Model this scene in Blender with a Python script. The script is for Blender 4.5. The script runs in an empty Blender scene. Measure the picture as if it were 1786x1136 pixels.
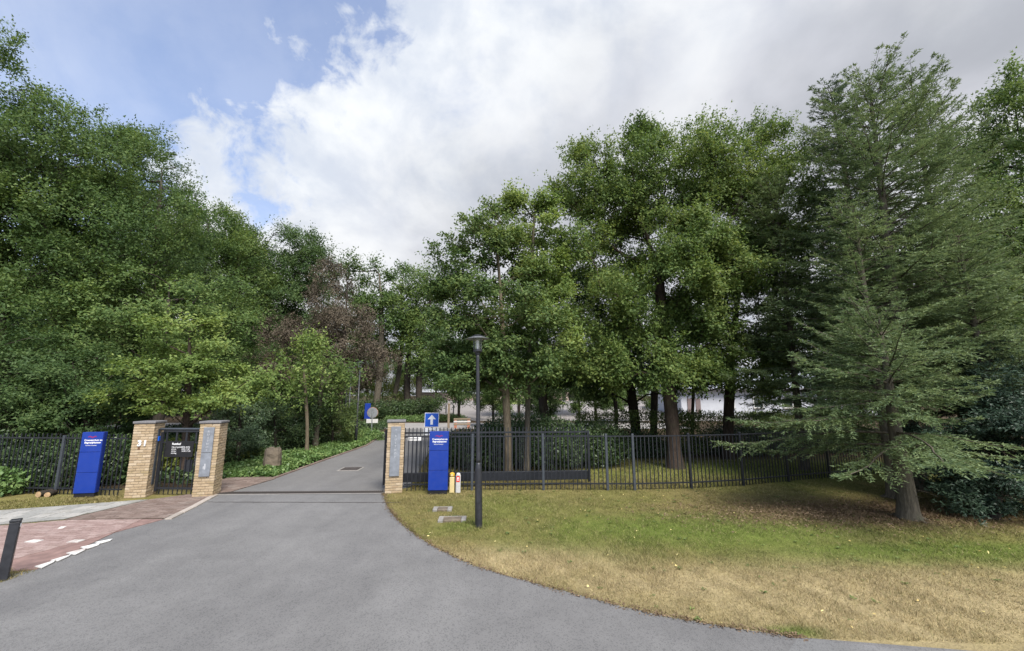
import bpy, math, random
import numpy as np
from mathutils import Vector, Matrix

sc = bpy.context.scene
col = sc.collection
# ------------------------------------------------------------------ camera
W_PX, F_PX, HOR = 1786.0, 730.0, 690.0
EYE = 2.5
TH = math.atan((HOR - 568.0) / F_PX)
cam_d = bpy.data.cameras.new('camera')
cam_d.sensor_width = 36.0
cam_d.lens = 36.0 * F_PX / W_PX
cam_d.clip_start = 0.05
cam_d.clip_end = 3000
cam = bpy.data.objects.new('camera', cam_d)
col.objects.link(cam)
cam.location = (0, 0, EYE)
cam.rotation_euler = (math.pi / 2 + TH, 0, 0)
sc.camera = cam

# ------------------------------------------------------------------ light
SUN_EL, SUN_AZ = math.radians(52), math.radians(154)      # azimuth clockwise from +Y (the view): from behind the camera, to the right
world = bpy.data.worlds.new('World')
sc.world = world
world.use_nodes = True
SKY_STRENGTH = 0.15
CLOUD_GAIN = 0.82
sun_d = bpy.data.lights.new('sun', 'SUN')
sun_d.energy = 3.8
sun_d.angle = math.radians(24)
sun_d.color = (1.0, 0.955, 0.89)
sun = bpy.data.objects.new('sun', sun_d)
col.objects.link(sun)
sdir = Vector((math.sin(SUN_AZ) * math.cos(SUN_EL), math.cos(SUN_AZ) * math.cos(SUN_EL), math.sin(SUN_EL)))
sun.rotation_euler = sdir.to_track_quat('Z', 'Y').to_euler()
sun.location = sdir * 60
sc.view_settings.view_transform = 'Standard'
sc.view_settings.look = 'None'
sc.view_settings.gamma = 1.0
sc.view_settings.exposure = 0.66
sc.view_settings.use_curve_mapping = False
sc.cycles.max_bounces = 7
sc.cycles.diffuse_bounces = 4
sc.cycles.transparent_max_bounces = 8


def ray(px, py):
    dx = (px - 893.0) / F_PX
    dy = (568.0 - py) / F_PX
    return Vector((dx, math.cos(TH) - dy * math.sin(TH), math.sin(TH) + dy * math.cos(TH)))


def G(px, py, z=0.0):
    """ground point seen along a surveyed sight line"""
    r = ray(px, py)
    t = (z - EYE) / r.z
    return (r.x * t, r.y * t)


def S(px, py, y):
    """point at distance y along a surveyed sight line"""
    r = ray(px, py)
    t = y / r.y
    return Vector((r.x * t, y, EYE + r.z * t))


def height(y):
    t = min(1.0, max(0.0, (y - 34.0) / 41.0))
    return 1.6 * t * t * (3 - 2 * t)


# ------------------------------------------------------------------ node helpers
class NT:
    def __init__(self, nt):
        self.nt = nt

    def n(self, kind, **kw):
        nd = self.nt.nodes.new(kind)
        for k, v in kw.items():
            if k.startswith('i_'):
                key = k[2:]
                key = int(key) if key.isdigit() else key.replace('_', ' ')
                self.set(nd.inputs[key], v)
            else:
                setattr(nd, k, v)
        return nd

    def set(self, sock, v):
        if isinstance(v, bpy.types.NodeSocket):
            self.nt.links.new(v, sock)
        else:
            if isinstance(v, (tuple, list)) and len(v) == 3 and sock.type == 'RGBA':
                v = (*v, 1.0)
            sock.default_value = v

    def math(self, op, a, b=0.0, c=None, clamp=False):
        nd = self.nt.nodes.new('ShaderNodeMath')
        nd.operation = op
        nd.use_clamp = clamp
        self.set(nd.inputs[0], a)
        self.set(nd.inputs[1], b)
        if c is not None:
            self.set(nd.inputs[2], c)
        return nd.outputs[0]

    def vmath(self, op, a, b=None):
        nd = self.nt.nodes.new('ShaderNodeVectorMath')
        nd.operation = op
        self.set(nd.inputs[0], a)
        if b is not None:
            self.set(nd.inputs[1], b)
        return nd.outputs[1] if op in ('DOT_PRODUCT', 'LENGTH', 'DISTANCE') else nd.outputs[0]

    def mix(self, f, a, b, blend='MIX'):
        nd = self.nt.nodes.new('ShaderNodeMix')
        nd.data_type = 'RGBA'
        nd.blend_type = blend
        self.set(nd.inputs[0], f)
        self.set(nd.inputs[6], a)
        self.set(nd.inputs[7], b)
        return nd.outputs[2]

    def ramp(self, f, stops, interp='LINEAR'):
        nd = self.nt.nodes.new('ShaderNodeValToRGB')
        nd.color_ramp.interpolation = interp
        el = nd.color_ramp.elements
        while len(el) < len(stops):
            el.new(0.5)
        for e, (p, c) in zip(el, stops):
            e.position = p
            e.color = (*c, 1.0) if len(c) == 3 else c
        self.set(nd.inputs[0], f)
        return nd.outputs[0]

    def noise(self, vec, scale, detail=4, rough=0.55, dist=0.0):
        nd = self.nt.nodes.new('ShaderNodeTexNoise')
        if vec is not None:
            self.set(nd.inputs['Vector'], vec)
        nd.inputs['Scale'].default_value = scale
        nd.inputs['Detail'].default_value = detail
        nd.inputs['Roughness'].default_value = rough
        nd.inputs['Distortion'].default_value = dist
        return nd.outputs[0]

    def maprange(self, v, a, b, c=0.0, d=1.0, smooth=True):
        nd = self.nt.nodes.new('ShaderNodeMapRange')
        nd.interpolation_type = 'SMOOTHSTEP' if smooth else 'LINEAR'
        self.set(nd.inputs[0], v)
        for i, x in enumerate((a, b, c, d)):
            self.set(nd.inputs[i + 1], x)
        return nd.outputs[0]


def mat_new(name):
    m = bpy.data.materials.new(name)
    m.use_nodes = True
    nt = m.node_tree
    nt.nodes.clear()
    t = NT(nt)
    out = t.n('ShaderNodeOutputMaterial')
    return m, t, out


def mat_plain(name, color, rough=0.6, metallic=0.0, var=0.12, scale=8.0, bump=0.0, spec=0.4, bscale=60.0):
    m, t, out = mat_new(name)
    co = t.n('ShaderNodeTexCoord').outputs['Object']
    p = t.n('ShaderNodeBsdfPrincipled', i_Roughness=rough, i_Metallic=metallic)
    p.inputs['Specular IOR Level'].default_value = spec
    nz = t.noise(co, scale, 5, 0.6)
    dark = tuple(c * (1 - var) for c in color)
    lite = tuple(min(1, c * (1 + var)) for c in color)
    t.set(p.inputs['Base Color'], t.ramp(nz, [(0.3, dark), (0.7, lite)]))
    t.set(p.inputs['Roughness'], t.maprange(t.noise(co, scale * 3, 3), 0.3, 0.7, max(0.05, rough - 0.12), min(1, rough + 0.12)))
    if bump:
        b = t.n('ShaderNodeBump', i_Strength=bump, i_Distance=0.01)
        t.set(b.inputs['Height'], t.noise(co, bscale, 4))
        t.set(p.inputs['Normal'], b.outputs[0])
    t.set(out.inputs[0], p.outputs[0])
    return m


def mat_leaf(name, dark, mid, lite, trans=0.36, rough=0.62, patch=0.5, desat=0.2):
    def ds(c):
        y = 0.3 * c[0] + 0.6 * c[1] + 0.1 * c[2]
        return tuple(1.32 * (v + (y * (1.0, 0.97, 0.8)[i] - v) * desat) for i, v in enumerate(c))
    dark, mid, lite = ds(dark), ds(mid), ds(lite)
    m, t, out = mat_new(name)
    g = t.n('ShaderNodeNewGeometry')
    rnd = g.outputs['Random Per Island']
    nz = t.noise(g.outputs['Position'], patch, 3, 0.6)
    f = t.math('ADD', t.math('MULTIPLY', rnd, 0.36), t.math('MULTIPLY', nz, 0.74))
    c = t.ramp(f, [(0.22, dark), (0.52, mid), (0.85, lite)])
    p = t.n('ShaderNodeBsdfPrincipled', i_Roughness=rough)
    p.inputs['Specular IOR Level'].default_value = 0.25
    t.set(p.inputs['Base Color'], c)
    tr = t.n('ShaderNodeBsdfTranslucent')
    hsv = t.n('ShaderNodeHueSaturation')
    hsv.inputs['Hue'].default_value = 0.487
    hsv.inputs['Saturation'].default_value = 1.1
    hsv.inputs['Value'].default_value = 1.35
    t.set(hsv.inputs['Color'], c)
    t.set(tr.inputs[0], hsv.outputs[0])
    ms = t.n('ShaderNodeMixShader')
    ms.inputs[0].default_value = trans
    t.set(ms.inputs[1], p.outputs[0])
    t.set(ms.inputs[2], tr.outputs[0])
    t.set(out.inputs[0], ms.outputs[0])
    return m


# ------------------------------------------------------------------ world nodes
def build_world():
    nt = world.node_tree
    nt.nodes.clear()
    t = NT(nt)
    out = t.n('ShaderNodeOutputWorld')
    sky = t.n('ShaderNodeTexSky', sky_type='NISHITA')
    sky.sun_disc = False
    sky.sun_elevation = SUN_EL
    sky.sun_rotation = SUN_AZ
    sky.air_density = 1.0
    sky.dust_density = 1.6
    sky.ozone_density = 1.4
    d = t.n('ShaderNodeTexCoord').outputs['Generated']
    sep = t.n('ShaderNodeSeparateXYZ')
    t.set(sep.inputs[0], d)
    z = sep.outputs[2]
    zz = t.math('ADD', t.math('MAXIMUM', z, 0.0), 0.16)
    comb = t.n('ShaderNodeCombineXYZ')
    t.set(comb.inputs[0], t.math('DIVIDE', sep.outputs[0], zz))
    t.set(comb.inputs[1], t.math('DIVIDE', sep.outputs[1], zz))
    P = comb.outputs[0]
    # the front between open blue sky (left) and the cloud bank (right): a great circle
    a, b = ray(235, 330), ray(592, -10)
    nrm = a.cross(b).normalized()
    if nrm.dot(ray(150, 60)) < 0:
        nrm = -nrm
    s = t.vmath('DOT_PRODUCT', d, tuple(nrm))
    n_big = t.noise(d, 4.6, 8, 0.56, 0.3)
    n_mid = t.noise(P, 1.3, 9, 0.6, 0.4)
    n_fine = t.noise(d, 15.0, 6, 0.6, 0.3)
    n_big_s = t.math('MULTIPLY', t.math('SUBTRACT', n_big, 0.5), 0.46)
    n_fine_s = t.math('MULTIPLY', t.math('SUBTRACT', n_fine, 0.5), 0.38)
    e = t.math('ADD', t.math('ADD', t.math('MULTIPLY', s, -1.0), n_big_s), n_fine_s)
    cover = t.maprange(e, -0.05, 0.1)
    # thin veils over the blue
    veil = t.math('MULTIPLY', t.maprange(t.noise(P, 0.9, 8, 0.62, 0.8), 0.42, 0.85), 0.35)
    veil = t.math('ADD', veil, t.maprange(z, 0.75, 0.0, 0.22, 0.46, smooth=False))
    cover = t.math('MAXIMUM', cover, veil, clamp=True)
    # a few openings far inside the bank
    hole = t.maprange(t.noise(d, 2.6, 7, 0.6, 0.5), 0.60, 0.78)
    cover = t.math('SUBTRACT', cover, t.math('MULTIPLY', hole, 0.5), clamp=True)
    # cloud body: bright billows at the front, grey stratus away from it
    grey = t.maprange(t.math('ADD', s, t.math('MULTIPLY', t.math('SUBTRACT', n_mid, 0.5), 0.5)), -0.12, -0.62)
    bill = t.maprange(t.math('ADD', t.math('MULTIPLY', n_mid, 0.55), t.math('MULTIPLY', t.noise(d, 8.5, 8, 0.55, 0.2), 0.45)), 0.38, 0.60)
    front = t.mix(bill, (0.55, 0.60, 0.69), (0.78, 0.80, 0.82))
    low = t.maprange(z, 0.42, 0.12)
    front = t.mix(t.math('MULTIPLY', low, 0.8), front, (0.735, 0.715, 0.70))
    rotp = t.n('ShaderNodeMapping')
    t.set(rotp.inputs[0], P)
    rotp.inputs['Rotation'].default_value = (0, 0, 0.5)
    rotp.inputs['Scale'].default_value = (1.0, 0.75, 1.0)
    st = t.maprange(t.noise(rotp.outputs[0], 1.7, 8, 0.48, 0.15), 0.34, 0.68)
    strat = t.ramp(st, [(0.0, (0.37, 0.385, 0.425)), (0.5, (0.52, 0.53, 0.575)), (1.0, (0.72, 0.73, 0.75))])
    cloud = t.mix(grey, front, strat)
    cl = t.n('ShaderNodeVectorMath', operation='SCALE')
    t.set(cl.inputs[0], cloud)
    cl.inputs['Scale'].default_value = CLOUD_GAIN / SKY_STRENGTH
    tint = t.mix(1.0, sky.outputs[0], (0.92, 0.97, 1.12), 'MULTIPLY')
    colr = t.mix(cover, tint, cl.outputs[0])
    bg = t.n('ShaderNodeBackground', i_Strength=SKY_STRENGTH)
    t.set(bg.inputs[0], colr)
    t.set(out.inputs[0], bg.outputs[0])


build_world()


# ------------------------------------------------------------------ mesh helpers
def tag(o, label=None, cat=None, group=None, kind=None):
    if label:
        o['label'] = label
    if cat:
        o['category'] = cat
    if group:
        o['group'] = group
    if kind:
        o['kind'] = kind
    return o


def empty(name, loc, rz=0.0, label=None, cat=None, group=None):
    o = bpy.data.objects.new(name, None)
    o.empty_display_size = 0.2
    col.objects.link(o)
    o.location = loc
    o.rotation_euler = (0, 0, rz)
    return tag(o, label, cat, group)


def link_mesh(name, me, mat, parent=None, kind=None):
    if mat is not None and not me.materials:
        me.materials.append(mat)
    o = bpy.data.objects.new(name, me)
    col.objects.link(o)
    if parent is not None:
        o.parent = parent
    if kind:
        o['kind'] = kind
    return o


class MB:
    def __init__(self):
        self.v = []
        self.f = []

    def add(self, vs, fs):
        k = len(self.v)
        self.v += [tuple(p) for p in vs]
        self.f += [tuple(i + k for i in q) for q in fs]
        return self

    def box(self, c, s, rz=0.0, m=None):
        hx, hy, hz = s[0] / 2, s[1] / 2, s[2] / 2
        vs = []
        cr, sr = math.cos(rz), math.sin(rz)
        for z in (-hz, hz):
            for x, y in ((-hx, -hy), (hx, -hy), (hx, hy), (-hx, hy)):
                p = Vector((c[0] + x * cr - y * sr, c[1] + x * sr + y * cr, c[2] + z))
                vs.append(m @ p if m else p)
        return self.add(vs, [(3, 2, 1, 0), (4, 5, 6, 7), (0, 1, 5, 4), (1, 2, 6, 5), (2, 3, 7, 6), (3, 0, 4, 7)])

    def bbox(self, c, s, b=0.006, rz=0.0):
        """box with chamfered edges"""
        bm_v = []
        h = [x / 2 for x in s]
        b = min(b, min(h) * 0.9)
        cr, sr = math.cos(rz), math.sin(rz)
        prof = [(-h[2], b), (-h[2] + b, 0), (h[2] - b, 0), (h[2], b)]
        rings = []
        for z, ins in prof:
            x, y = h[0] - ins, h[1] - ins
            if ins == 0:
                ring = [(-x + b, -y), (x - b, -y), (x, -y + b), (x, y - b), (x - b, y), (-x + b, y), (-x, y - b), (-x, -y + b)]
            else:
                ring = [(-x + 0.4 * b, -y), (x - 0.4 * b, -y), (x, -y + 0.4 * b), (x, y - 0.4 * b), (x - 0.4 * b, y), (-x + 0.4 * b, y), (-x, y - 0.4 * b), (-x, -y + 0.4 * b)]
            rings.append([(c[0] + px * cr - py * sr, c[1] + px * sr + py * cr, c[2] + z) for px, py in ring])
        vs = [p for r in rings for p in r]
        fs = [tuple(range(7, -1, -1)), tuple(range(24, 32))]
        for k in range(3):
            for i in range(8):
                j = (i + 1) % 8
                fs.append((k * 8 + i, k * 8 + j, k * 8 + 8 + j, k * 8 + 8 + i))
        return self.add(vs, fs)

    def cyl(self, p0, p1, r0, r1=None, n=10, caps=True):
        r1 = r0 if r1 is None else r1
        p0, p1 = Vector(p0), Vector(p1)
        d = (p1 - p0).normalized()
        u = d.orthogonal().normalized()
        w = d.cross(u)
        vs = []
        for p, r in ((p0, r0), (p1, r1)):
            for i in range(n):
                a = 2 * math.pi * i / n
                vs.append(p + (u * math.cos(a) + w * math.sin(a)) * r)
        fs = [(i, (i + 1) % n, n + (i + 1) % n, n + i) for i in range(n)]
        if caps:
            fs += [tuple(range(n - 1, -1, -1)), tuple(range(n, 2 * n))]
        return self.add(vs, fs)

    def lathe(self, prof, n=20, c=(0, 0, 0)):
        vs = []
        for r, z in prof:
            for i in range(n):
                a = 2 * math.pi * i / n
                vs.append((c[0] + r * math.cos(a), c[1] + r * math.sin(a), c[2] + z))
        fs = []
        for k in range(len(prof) - 1):
            for i in range(n):
                j = (i + 1) % n
                fs.append((k * n + i, k * n + j, k * n + n + j, k * n + n + i))
        fs.append(tuple(range(n - 1, -1, -1)))
        fs.append(tuple(range((len(prof) - 1) * n, len(prof) * n)))
        return self.add(vs, fs)

    def prism(self, poly, z0, z1):
        n = len(poly)
        vs = [(x, y, z0) for x, y in poly] + [(x, y, z1) for x, y in poly]
        return self.add(vs, [tuple(range(n - 1, -1, -1)), tuple(range(n, 2 * n))] + [(i, (i + 1) % n, n + (i + 1) % n, n + i) for i in range(n)])

    def sheet(self, poly, z):
        return self.add([(x, y, z) for x, y in poly], [tuple(range(len(poly)))])

    def mesh(self, name, smooth=False):
        me = bpy.data.meshes.new(name)
        me.from_pydata(self.v, [], self.f)
        if smooth:
            me.polygons.foreach_set('use_smooth', [True] * len(me.polygons))
        me.update()
        return me

    def build(self, name, mat, parent=None, smooth=False, kind=None):
        return link_mesh(name, self.mesh(name, smooth), mat, parent, kind)


def text_mesh(body, size, extrude=0.003, align='CENTER', spacing=1.0, line=1.0, bold=0.0):
    cu = bpy.data.curves.new('lettering', 'FONT')
    cu.body = body
    cu.size = size
    cu.extrude = extrude
    cu.align_x = align
    cu.space_character = spacing
    cu.space_line = line
    cu.offset = bold
    cu.resolution_u = 3
    o = bpy.data.objects.new('lettering', cu)
    col.objects.link(o)
    bpy.context.view_layer.update()
    me = bpy.data.meshes.new_from_object(o)
    me.name = 'lettering'
    me.materials.clear()
    bpy.data.objects.remove(o)
    bpy.data.curves.remove(cu)
    return me


def letters(body, size, mat, parent, loc, name='lettering', rx=math.pi / 2, rz=0.0, **kw):
    me = text_mesh(body, size, **kw)
    o = link_mesh(name, me, mat, parent)
    o.location = loc
    o.rotation_euler = (rx, 0, rz)
    return o


# big vectorised leaf meshes --------------------------------------------------
def mesh_np(name, verts, quads=None, tris=None):
    me = bpy.data.meshes.new(name)
    nv = len(verts)
    me.vertices.add(nv)
    me.vertices.foreach_set('co', np.ascontiguousarray(verts, dtype=np.float32).ravel())
    idx, starts, tot = [], [], 0
    loops = []
    st = []
    if quads is not None and len(quads):
        loops.append(np.asarray(quads, dtype=np.int32).ravel())
        st.append(np.arange(len(quads), dtype=np.int32) * 4)
        tot = len(quads) * 4
    if tris is not None and len(tris):
        loops.append(np.asarray(tris, dtype=np.int32).ravel())
        st.append(tot + np.arange(len(tris), dtype=np.int32) * 3)
    loops = np.concatenate(loops)
    st = np.concatenate(st)
    me.loops.add(len(loops))
    me.loops.foreach_set('vertex_index', loops)
    me.polygons.add(len(st))
    me.polygons.foreach_set('loop_start', st)
    me.update(calc_edges=True)
    return me


def norm(a):
    return a / np.maximum(np.linalg.norm(a, axis=-1, keepdims=True), 1e-9)


def leaf_verts(P, D, N, L, Wd, fold=0.25):
    D = norm(D)
    side = norm(np.cross(D, N))
    N2 = np.cross(side, D)
    L = np.asarray(L)[:, None]
    Wd = np.asarray(Wd)[:, None]
    tip = P + D * L
    mid = P + D * L * 0.5
    a = mid + side * Wd * 0.5 + N2 * Wd * fold
    b = mid - side * Wd * 0.5 + N2 * Wd * fold
    V = np.stack([P, a, tip, b], axis=1).reshape(-1, 3)
    return V


def leaf_mesh(name, P, D, N, L, Wd, fold=0.25, tri=False):
    if tri:
        D = norm(D)
        s_ = norm(np.cross(D, N)) * (np.asarray(Wd) * 0.5)[:, None]
        tip = P + D * np.asarray(L)[:, None]
        k = 0.15 * np.asarray(L)[:, None] * D
        V = np.stack([P - s_ + k, P + s_ + k, tip], axis=1).reshape(-1, 3)
        return mesh_np(name, V, tris=np.arange(len(V), dtype=np.int32).reshape(-1, 3))
    V = leaf_verts(P, D, N, L, Wd, fold)
    Q = np.arange(len(V), dtype=np.int32).reshape(-1, 4)
    return mesh_np(name, V, quads=Q)


def wob(P, seed, s=1.0):
    """cheap smooth noise in -1..1"""
    r = np.random.default_rng(seed)
    k = r.normal(size=(5, 3)) * s
    ph = r.uniform(0, 6.28, 5)
    return np.sin(P @ k.T + ph).sum(axis=1) / 3.0


# tubes for branches -----------------------------------------------------------
def tubes_mesh(name, chains, nmin=3, nbig=9):
    """chains: list of (points (k,3), radii (k,)) -> one mesh"""
    V, Q = [], []
    base = 0
    for pts, rad in chains:
        k = len(pts)
        n = nbig if rad[0] > 0.09 else (5 if rad[0] > 0.025 else nmin)
        tang = np.gradient(pts, axis=0)
        tang = norm(tang)
        ref = np.array([0.31, 0.17, 0.93]) if abs(tang[0][2]) < 0.8 else np.array([0.9, 0.3, 0.1])
        u = norm(np.cross(tang, ref))
        w = np.cross(tang, u)
        a = np.arange(n) * 2 * math.pi / n
        ring = (u[:, None, :] * np.cos(a)[None, :, None] + w[:, None, :] * np.sin(a)[None, :, None]) * rad[:, None, None] + pts[:, None, :]
        V.append(ring.reshape(-1, 3))
        i = np.arange(k - 1)[:, None] * n
        j = np.arange(n)[None, :]
        j2 = (j + 1) % n
        q = np.stack([i + j, i + j2, i + n + j2, i + n + j], axis=-1).reshape(-1, 4) + base
        Q.append(q)
        base += k * n
    me = mesh_np(name, np.concatenate(V), quads=np.concatenate(Q))
    me.polygons.foreach_set('use_smooth', np.ones(len(me.polygons), dtype=bool))
    return me


def grow(trunk_pts, targets, rng, step=0.7, rmin=0.008, rtrunk=0.25, sag=0.12):
    """a branching skeleton from the trunk to every leaf cluster"""
    pos = [np.array(p, float) for p in trunk_pts]
    par = [-1] + list(range(len(trunk_pts) - 1))
    plen = [0.0]
    for i in range(1, len(pos)):
        plen.append(plen[-1] + np.linalg.norm(pos[i] - pos[i - 1]) * 0.55)
    nfree = max(1, int(len(trunk_pts) * 0.12))
    cap = len(trunk_pts) + len(targets) * 14 + 10
    A = np.zeros((cap, 3))
    PL = np.zeros(cap)
    A[:len(pos)] = pos
    PL[:len(pos)] = plen
    n = len(pos)
    tp = np.array(trunk_pts)
    dist = np.min(np.linalg.norm(targets[:, None, :] - tp[None], axis=2), axis=1)
    order = np.argsort(dist)
    tips = []
    for ti in order:
        t = targets[ti]
        d = np.linalg.norm(A[nfree:n] - t, axis=1)
        above = np.maximum(0, A[nfree:n, 2] - t[2])
        cost = d + 0.33 * PL[nfree:n] + above * 0.9
        i = int(np.argmin(cost)) + nfree
        p0 = A[i].copy()
        L = d[i - nfree]
        m = max(1, int(L / step))
        prev = i
        jit = rng.normal(size=(m, 3)) * 0.09 * min(1.0, L / 2)
        for k in range(1, m + 1):
            s = k / m
            q = p0 + (t - p0) * s
            q[2] += sag * L * math.sin(math.pi * s) * 0.8
            if k < m:
                q = q + jit[k - 1]
            A[n] = q
            PL[n] = PL[prev] + np.linalg.norm(q - A[prev])
            par.append(prev)
            prev = n
            n += 1
        tips.append(prev)
    par = np.array(par)
    e = 1.85
    acc = np.zeros(n)
    kids = np.zeros(n, int)
    for i in range(n - 1, 0, -1):
        if acc[i] == 0:
            acc[i] = rmin ** e
        acc[par[i]] += acc[i]
        kids[par[i]] += 1
    R = acc ** (1 / e)
    sc_ = rtrunk / R[0]
    if sc_ > 1:
        R = rmin + (R - rmin) * (rtrunk - rmin) / max(1e-6, (R[0] - rmin))
    else:
        R = np.maximum(rmin * 0.7, R * sc_)
    # chains
    best = -np.ones(n, int)
    for i in range(1, n):
        b = best[par[i]]
        if b < 0 or R[i] > R[b]:
            best[par[i]] = i
    chains = []
    for i in range(n):
        if i == 0 or best[par[i]] != i:
            pts, rad = [], []
            if i > 0:
                pts.append(A[par[i]])
                rad.append(min(R[par[i]], R[i] * 1.25))
            k = i
            while k >= 0:
                pts.append(A[k])
                rad.append(R[k])
                k = best[k]
            if len(pts) > 1:
                chains.append((np.array(pts), np.array(rad)))
    if len(chains):
        # root flare
        chains[0][1][0] *= 1.45
    outd = norm(A[tips] - A[par[tips]])
    inv = np.empty(len(order), int)
    inv[order] = np.arange(len(order))
    return chains, outd[inv]


def crown_clusters(lobes, rc, rng, dens=2.2, hollow=0.5, sub=True):
    """leaf-cluster centres for a union of ellipsoids, gathered in sub-lobes so the crown reads in clumps"""
    C, K = [], []
    for (c, r) in lobes:
        c, r = np.array(c, float), np.array(r, float)
        area = math.pi * r[0] * r[2]
        n = max(6, int(dens * area / rc ** 2))
        ns = max(7, int(n / 11))
        i = np.arange(ns) + 0.5
        zz = 1 - 2 * i / ns
        zz = np.clip(zz * 0.93 + 0.07, -1, 1)
        ph = i * 2.39996 + rng.uniform(0, 6.28)
        dirs = np.stack([np.sqrt(1 - zz ** 2) * np.cos(ph), np.sqrt(1 - zz ** 2) * np.sin(ph), zz], axis=1)
        dirs = norm(dirs + rng.normal(size=dirs.shape) * 0.22)
        rr = rng.uniform(hollow, 0.92, ns)
        sr = np.clip(rng.normal(0.36, 0.09, ns), 0.2, 0.6)
        per = max(3, int(n / ns))
        for k in range(ns):
            sc_c = c + dirs[k] * r * rr[k]
            dd = norm(rng.normal(size=(per, 3)) + dirs[k] * 0.9)
            q = sc_c + dd * r * sr[k] * rng.uniform(0.45, 1.1, (per, 1)) * np.array([1, 1, 0.8])
            C.append(q)
            K.append(norm(q - sc_c + dirs[k] * r * 0.12))
    return np.concatenate(C), np.concatenate(K)


def cluster_leaves(C, outd, rc, per, Lf, Wf, rng, layer=0.0, droop=0.15, up=0.7, weep=0.0, K=None):
    n = len(C)
    nt = 7
    per_t = max(2, per // nt)
    td = norm(outd[:, None, :] * 0.55 + rng.normal(size=(n, nt, 3)) * 0.75 + np.array([0, 0, 0.18 - weep]))
    td[..., 2] *= (1 - layer)
    if weep:
        td[..., 2] -= weep
    td = norm(td)
    tl = rc * rng.uniform(0.55, 1.3, (n, nt, 1)) * rng.uniform(0.65, 1.4, (n, 1, 1))
    s = rng.uniform(0.12, 1.0, (n, nt, per_t, 1))
    P = C[:, None, None, :] + td[:, :, None, :] * tl[:, :, None, :] * s
    if weep:
        P[..., 2] -= (s[..., 0] ** 2) * weep * rc * 0.8
    jit = rng.normal(size=P.shape) * rc * 0.14
    jit[..., 2] *= (1 - 0.7 * layer)
    P = P + jit
    m = P.shape[0] * P.shape[1] * P.shape[2]
    D = td[:, :, None, :] * 0.55 + rng.normal(size=P.shape) * 0.65
    D[..., 2] = D[..., 2] * (1 - 0.6 * layer) - droop
    N = rng.normal(size=P.shape) * (0.42 * (1 - 0.5 * layer)) + np.array([0, 0, up]) + (outd[:, None, None, :] * 0.3 if K is None else K[:, None, None, :] * 0.75)
    P, D, N = P.reshape(m, 3), D.reshape(m, 3), N.reshape(m, 3)
    return P, D, norm(N), Lf * rng.uniform(0.65, 1.25, m), Wf * rng.uniform(0.7, 1.2, m)


def make_tree(name, label, group, base, lobes, mats, seed, rtrunk=0.25, leaf=0.14, wl=0.62, lai=3.2, trunk_top=None,
              layer=0.0, weep=0.0, droop=0.15, dens=3.8, lean=(0, 0), hollow=0.5, cat='tree', rcf=4.3, up=0.7, twist=0.25, tri=None, zcut=0.35, kind_part=None):
    """lobes in world coordinates; trunk + crown under an Empty at the base"""
    rng = np.random.default_rng(seed)
    root = empty(name, base, 0, label, cat, group)
    b = np.array(base, float)
    lobes = [(np.array(c, float) - b, np.array(r, float)) for c, r in lobes]
    rc = leaf * rcf
    C, K = crown_clusters(lobes, rc, rng, dens, hollow)
    K = K[C[:, 2] > zcut]
    C = C[C[:, 2] > zcut]
    top = max(c[2] + r[2] * 0.25 for c, r in lobes)
    ctr = max(lobes, key=lambda q: q[1][0] * q[1][2])[0]
    if trunk_top is not None:
        top = trunk_top
    k = max(6, int(top / 0.6))
    s = np.linspace(0, 1, k)
    tx = ctr[0] * s ** 1.3 + lean[0] * s * (1 - s) * 4 + np.cumsum(rng.normal(0, 0.02, k)) * twist * 4 * s
    ty = ctr[1] * s ** 1.3 + lean[1] * s * (1 - s) * 4 + np.cumsum(rng.normal(0, 0.02, k)) * twist * 4 * s
    tp = np.stack([tx, ty, s * top - 0.05], axis=1)
    chains, outd = grow(tp, C, rng, step=0.55 if leaf < 0.2 else 0.9, rmin=0.007 if leaf < 0.2 else 0.012, rtrunk=rtrunk)
    tm = tubes_mesh('trunk', chains)
    link_mesh('trunk', tm, mats[1], root)
    area = sum(math.pi * r[0] * r[2] for c, r in lobes)
    per = int(1.5 * lai * area / (len(C) * 0.5 * leaf * leaf * wl))
    per = max(14, min(per, 160))
    P, D, N, L, Wd = cluster_leaves(C, outd, rc, per, leaf, leaf * wl, rng, layer, droop, up, weep, K)
    k_ = P[:, 2] > 0.03
    P, D, N, L, Wd = P[k_], D[k_], N[k_], L[k_], Wd[k_]
    cm = leaf_mesh('crown', P, D, N, L, Wd, tri=(base[1] > 14.5) if tri is None else tri)
    o = link_mesh('crown', cm, mats[0], root)
    STATS.append((name, len(P) * (1 if ((base[1] > 14.5) if tri is None else tri) else 2)))
    return root


STATS = []


def copy_tree(src, loc, rz, scale, label, group=None):
    c = src.copy()
    col.objects.link(c)
    c.location = loc
    c.rotation_euler = (0, 0, rz)
    c.scale = scale
    c['label'] = label
    if group:
        c['group'] = group
    for ch in list(src.children):
        d = ch.copy()
        col.objects.link(d)
        d.parent = c
    return c


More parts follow.
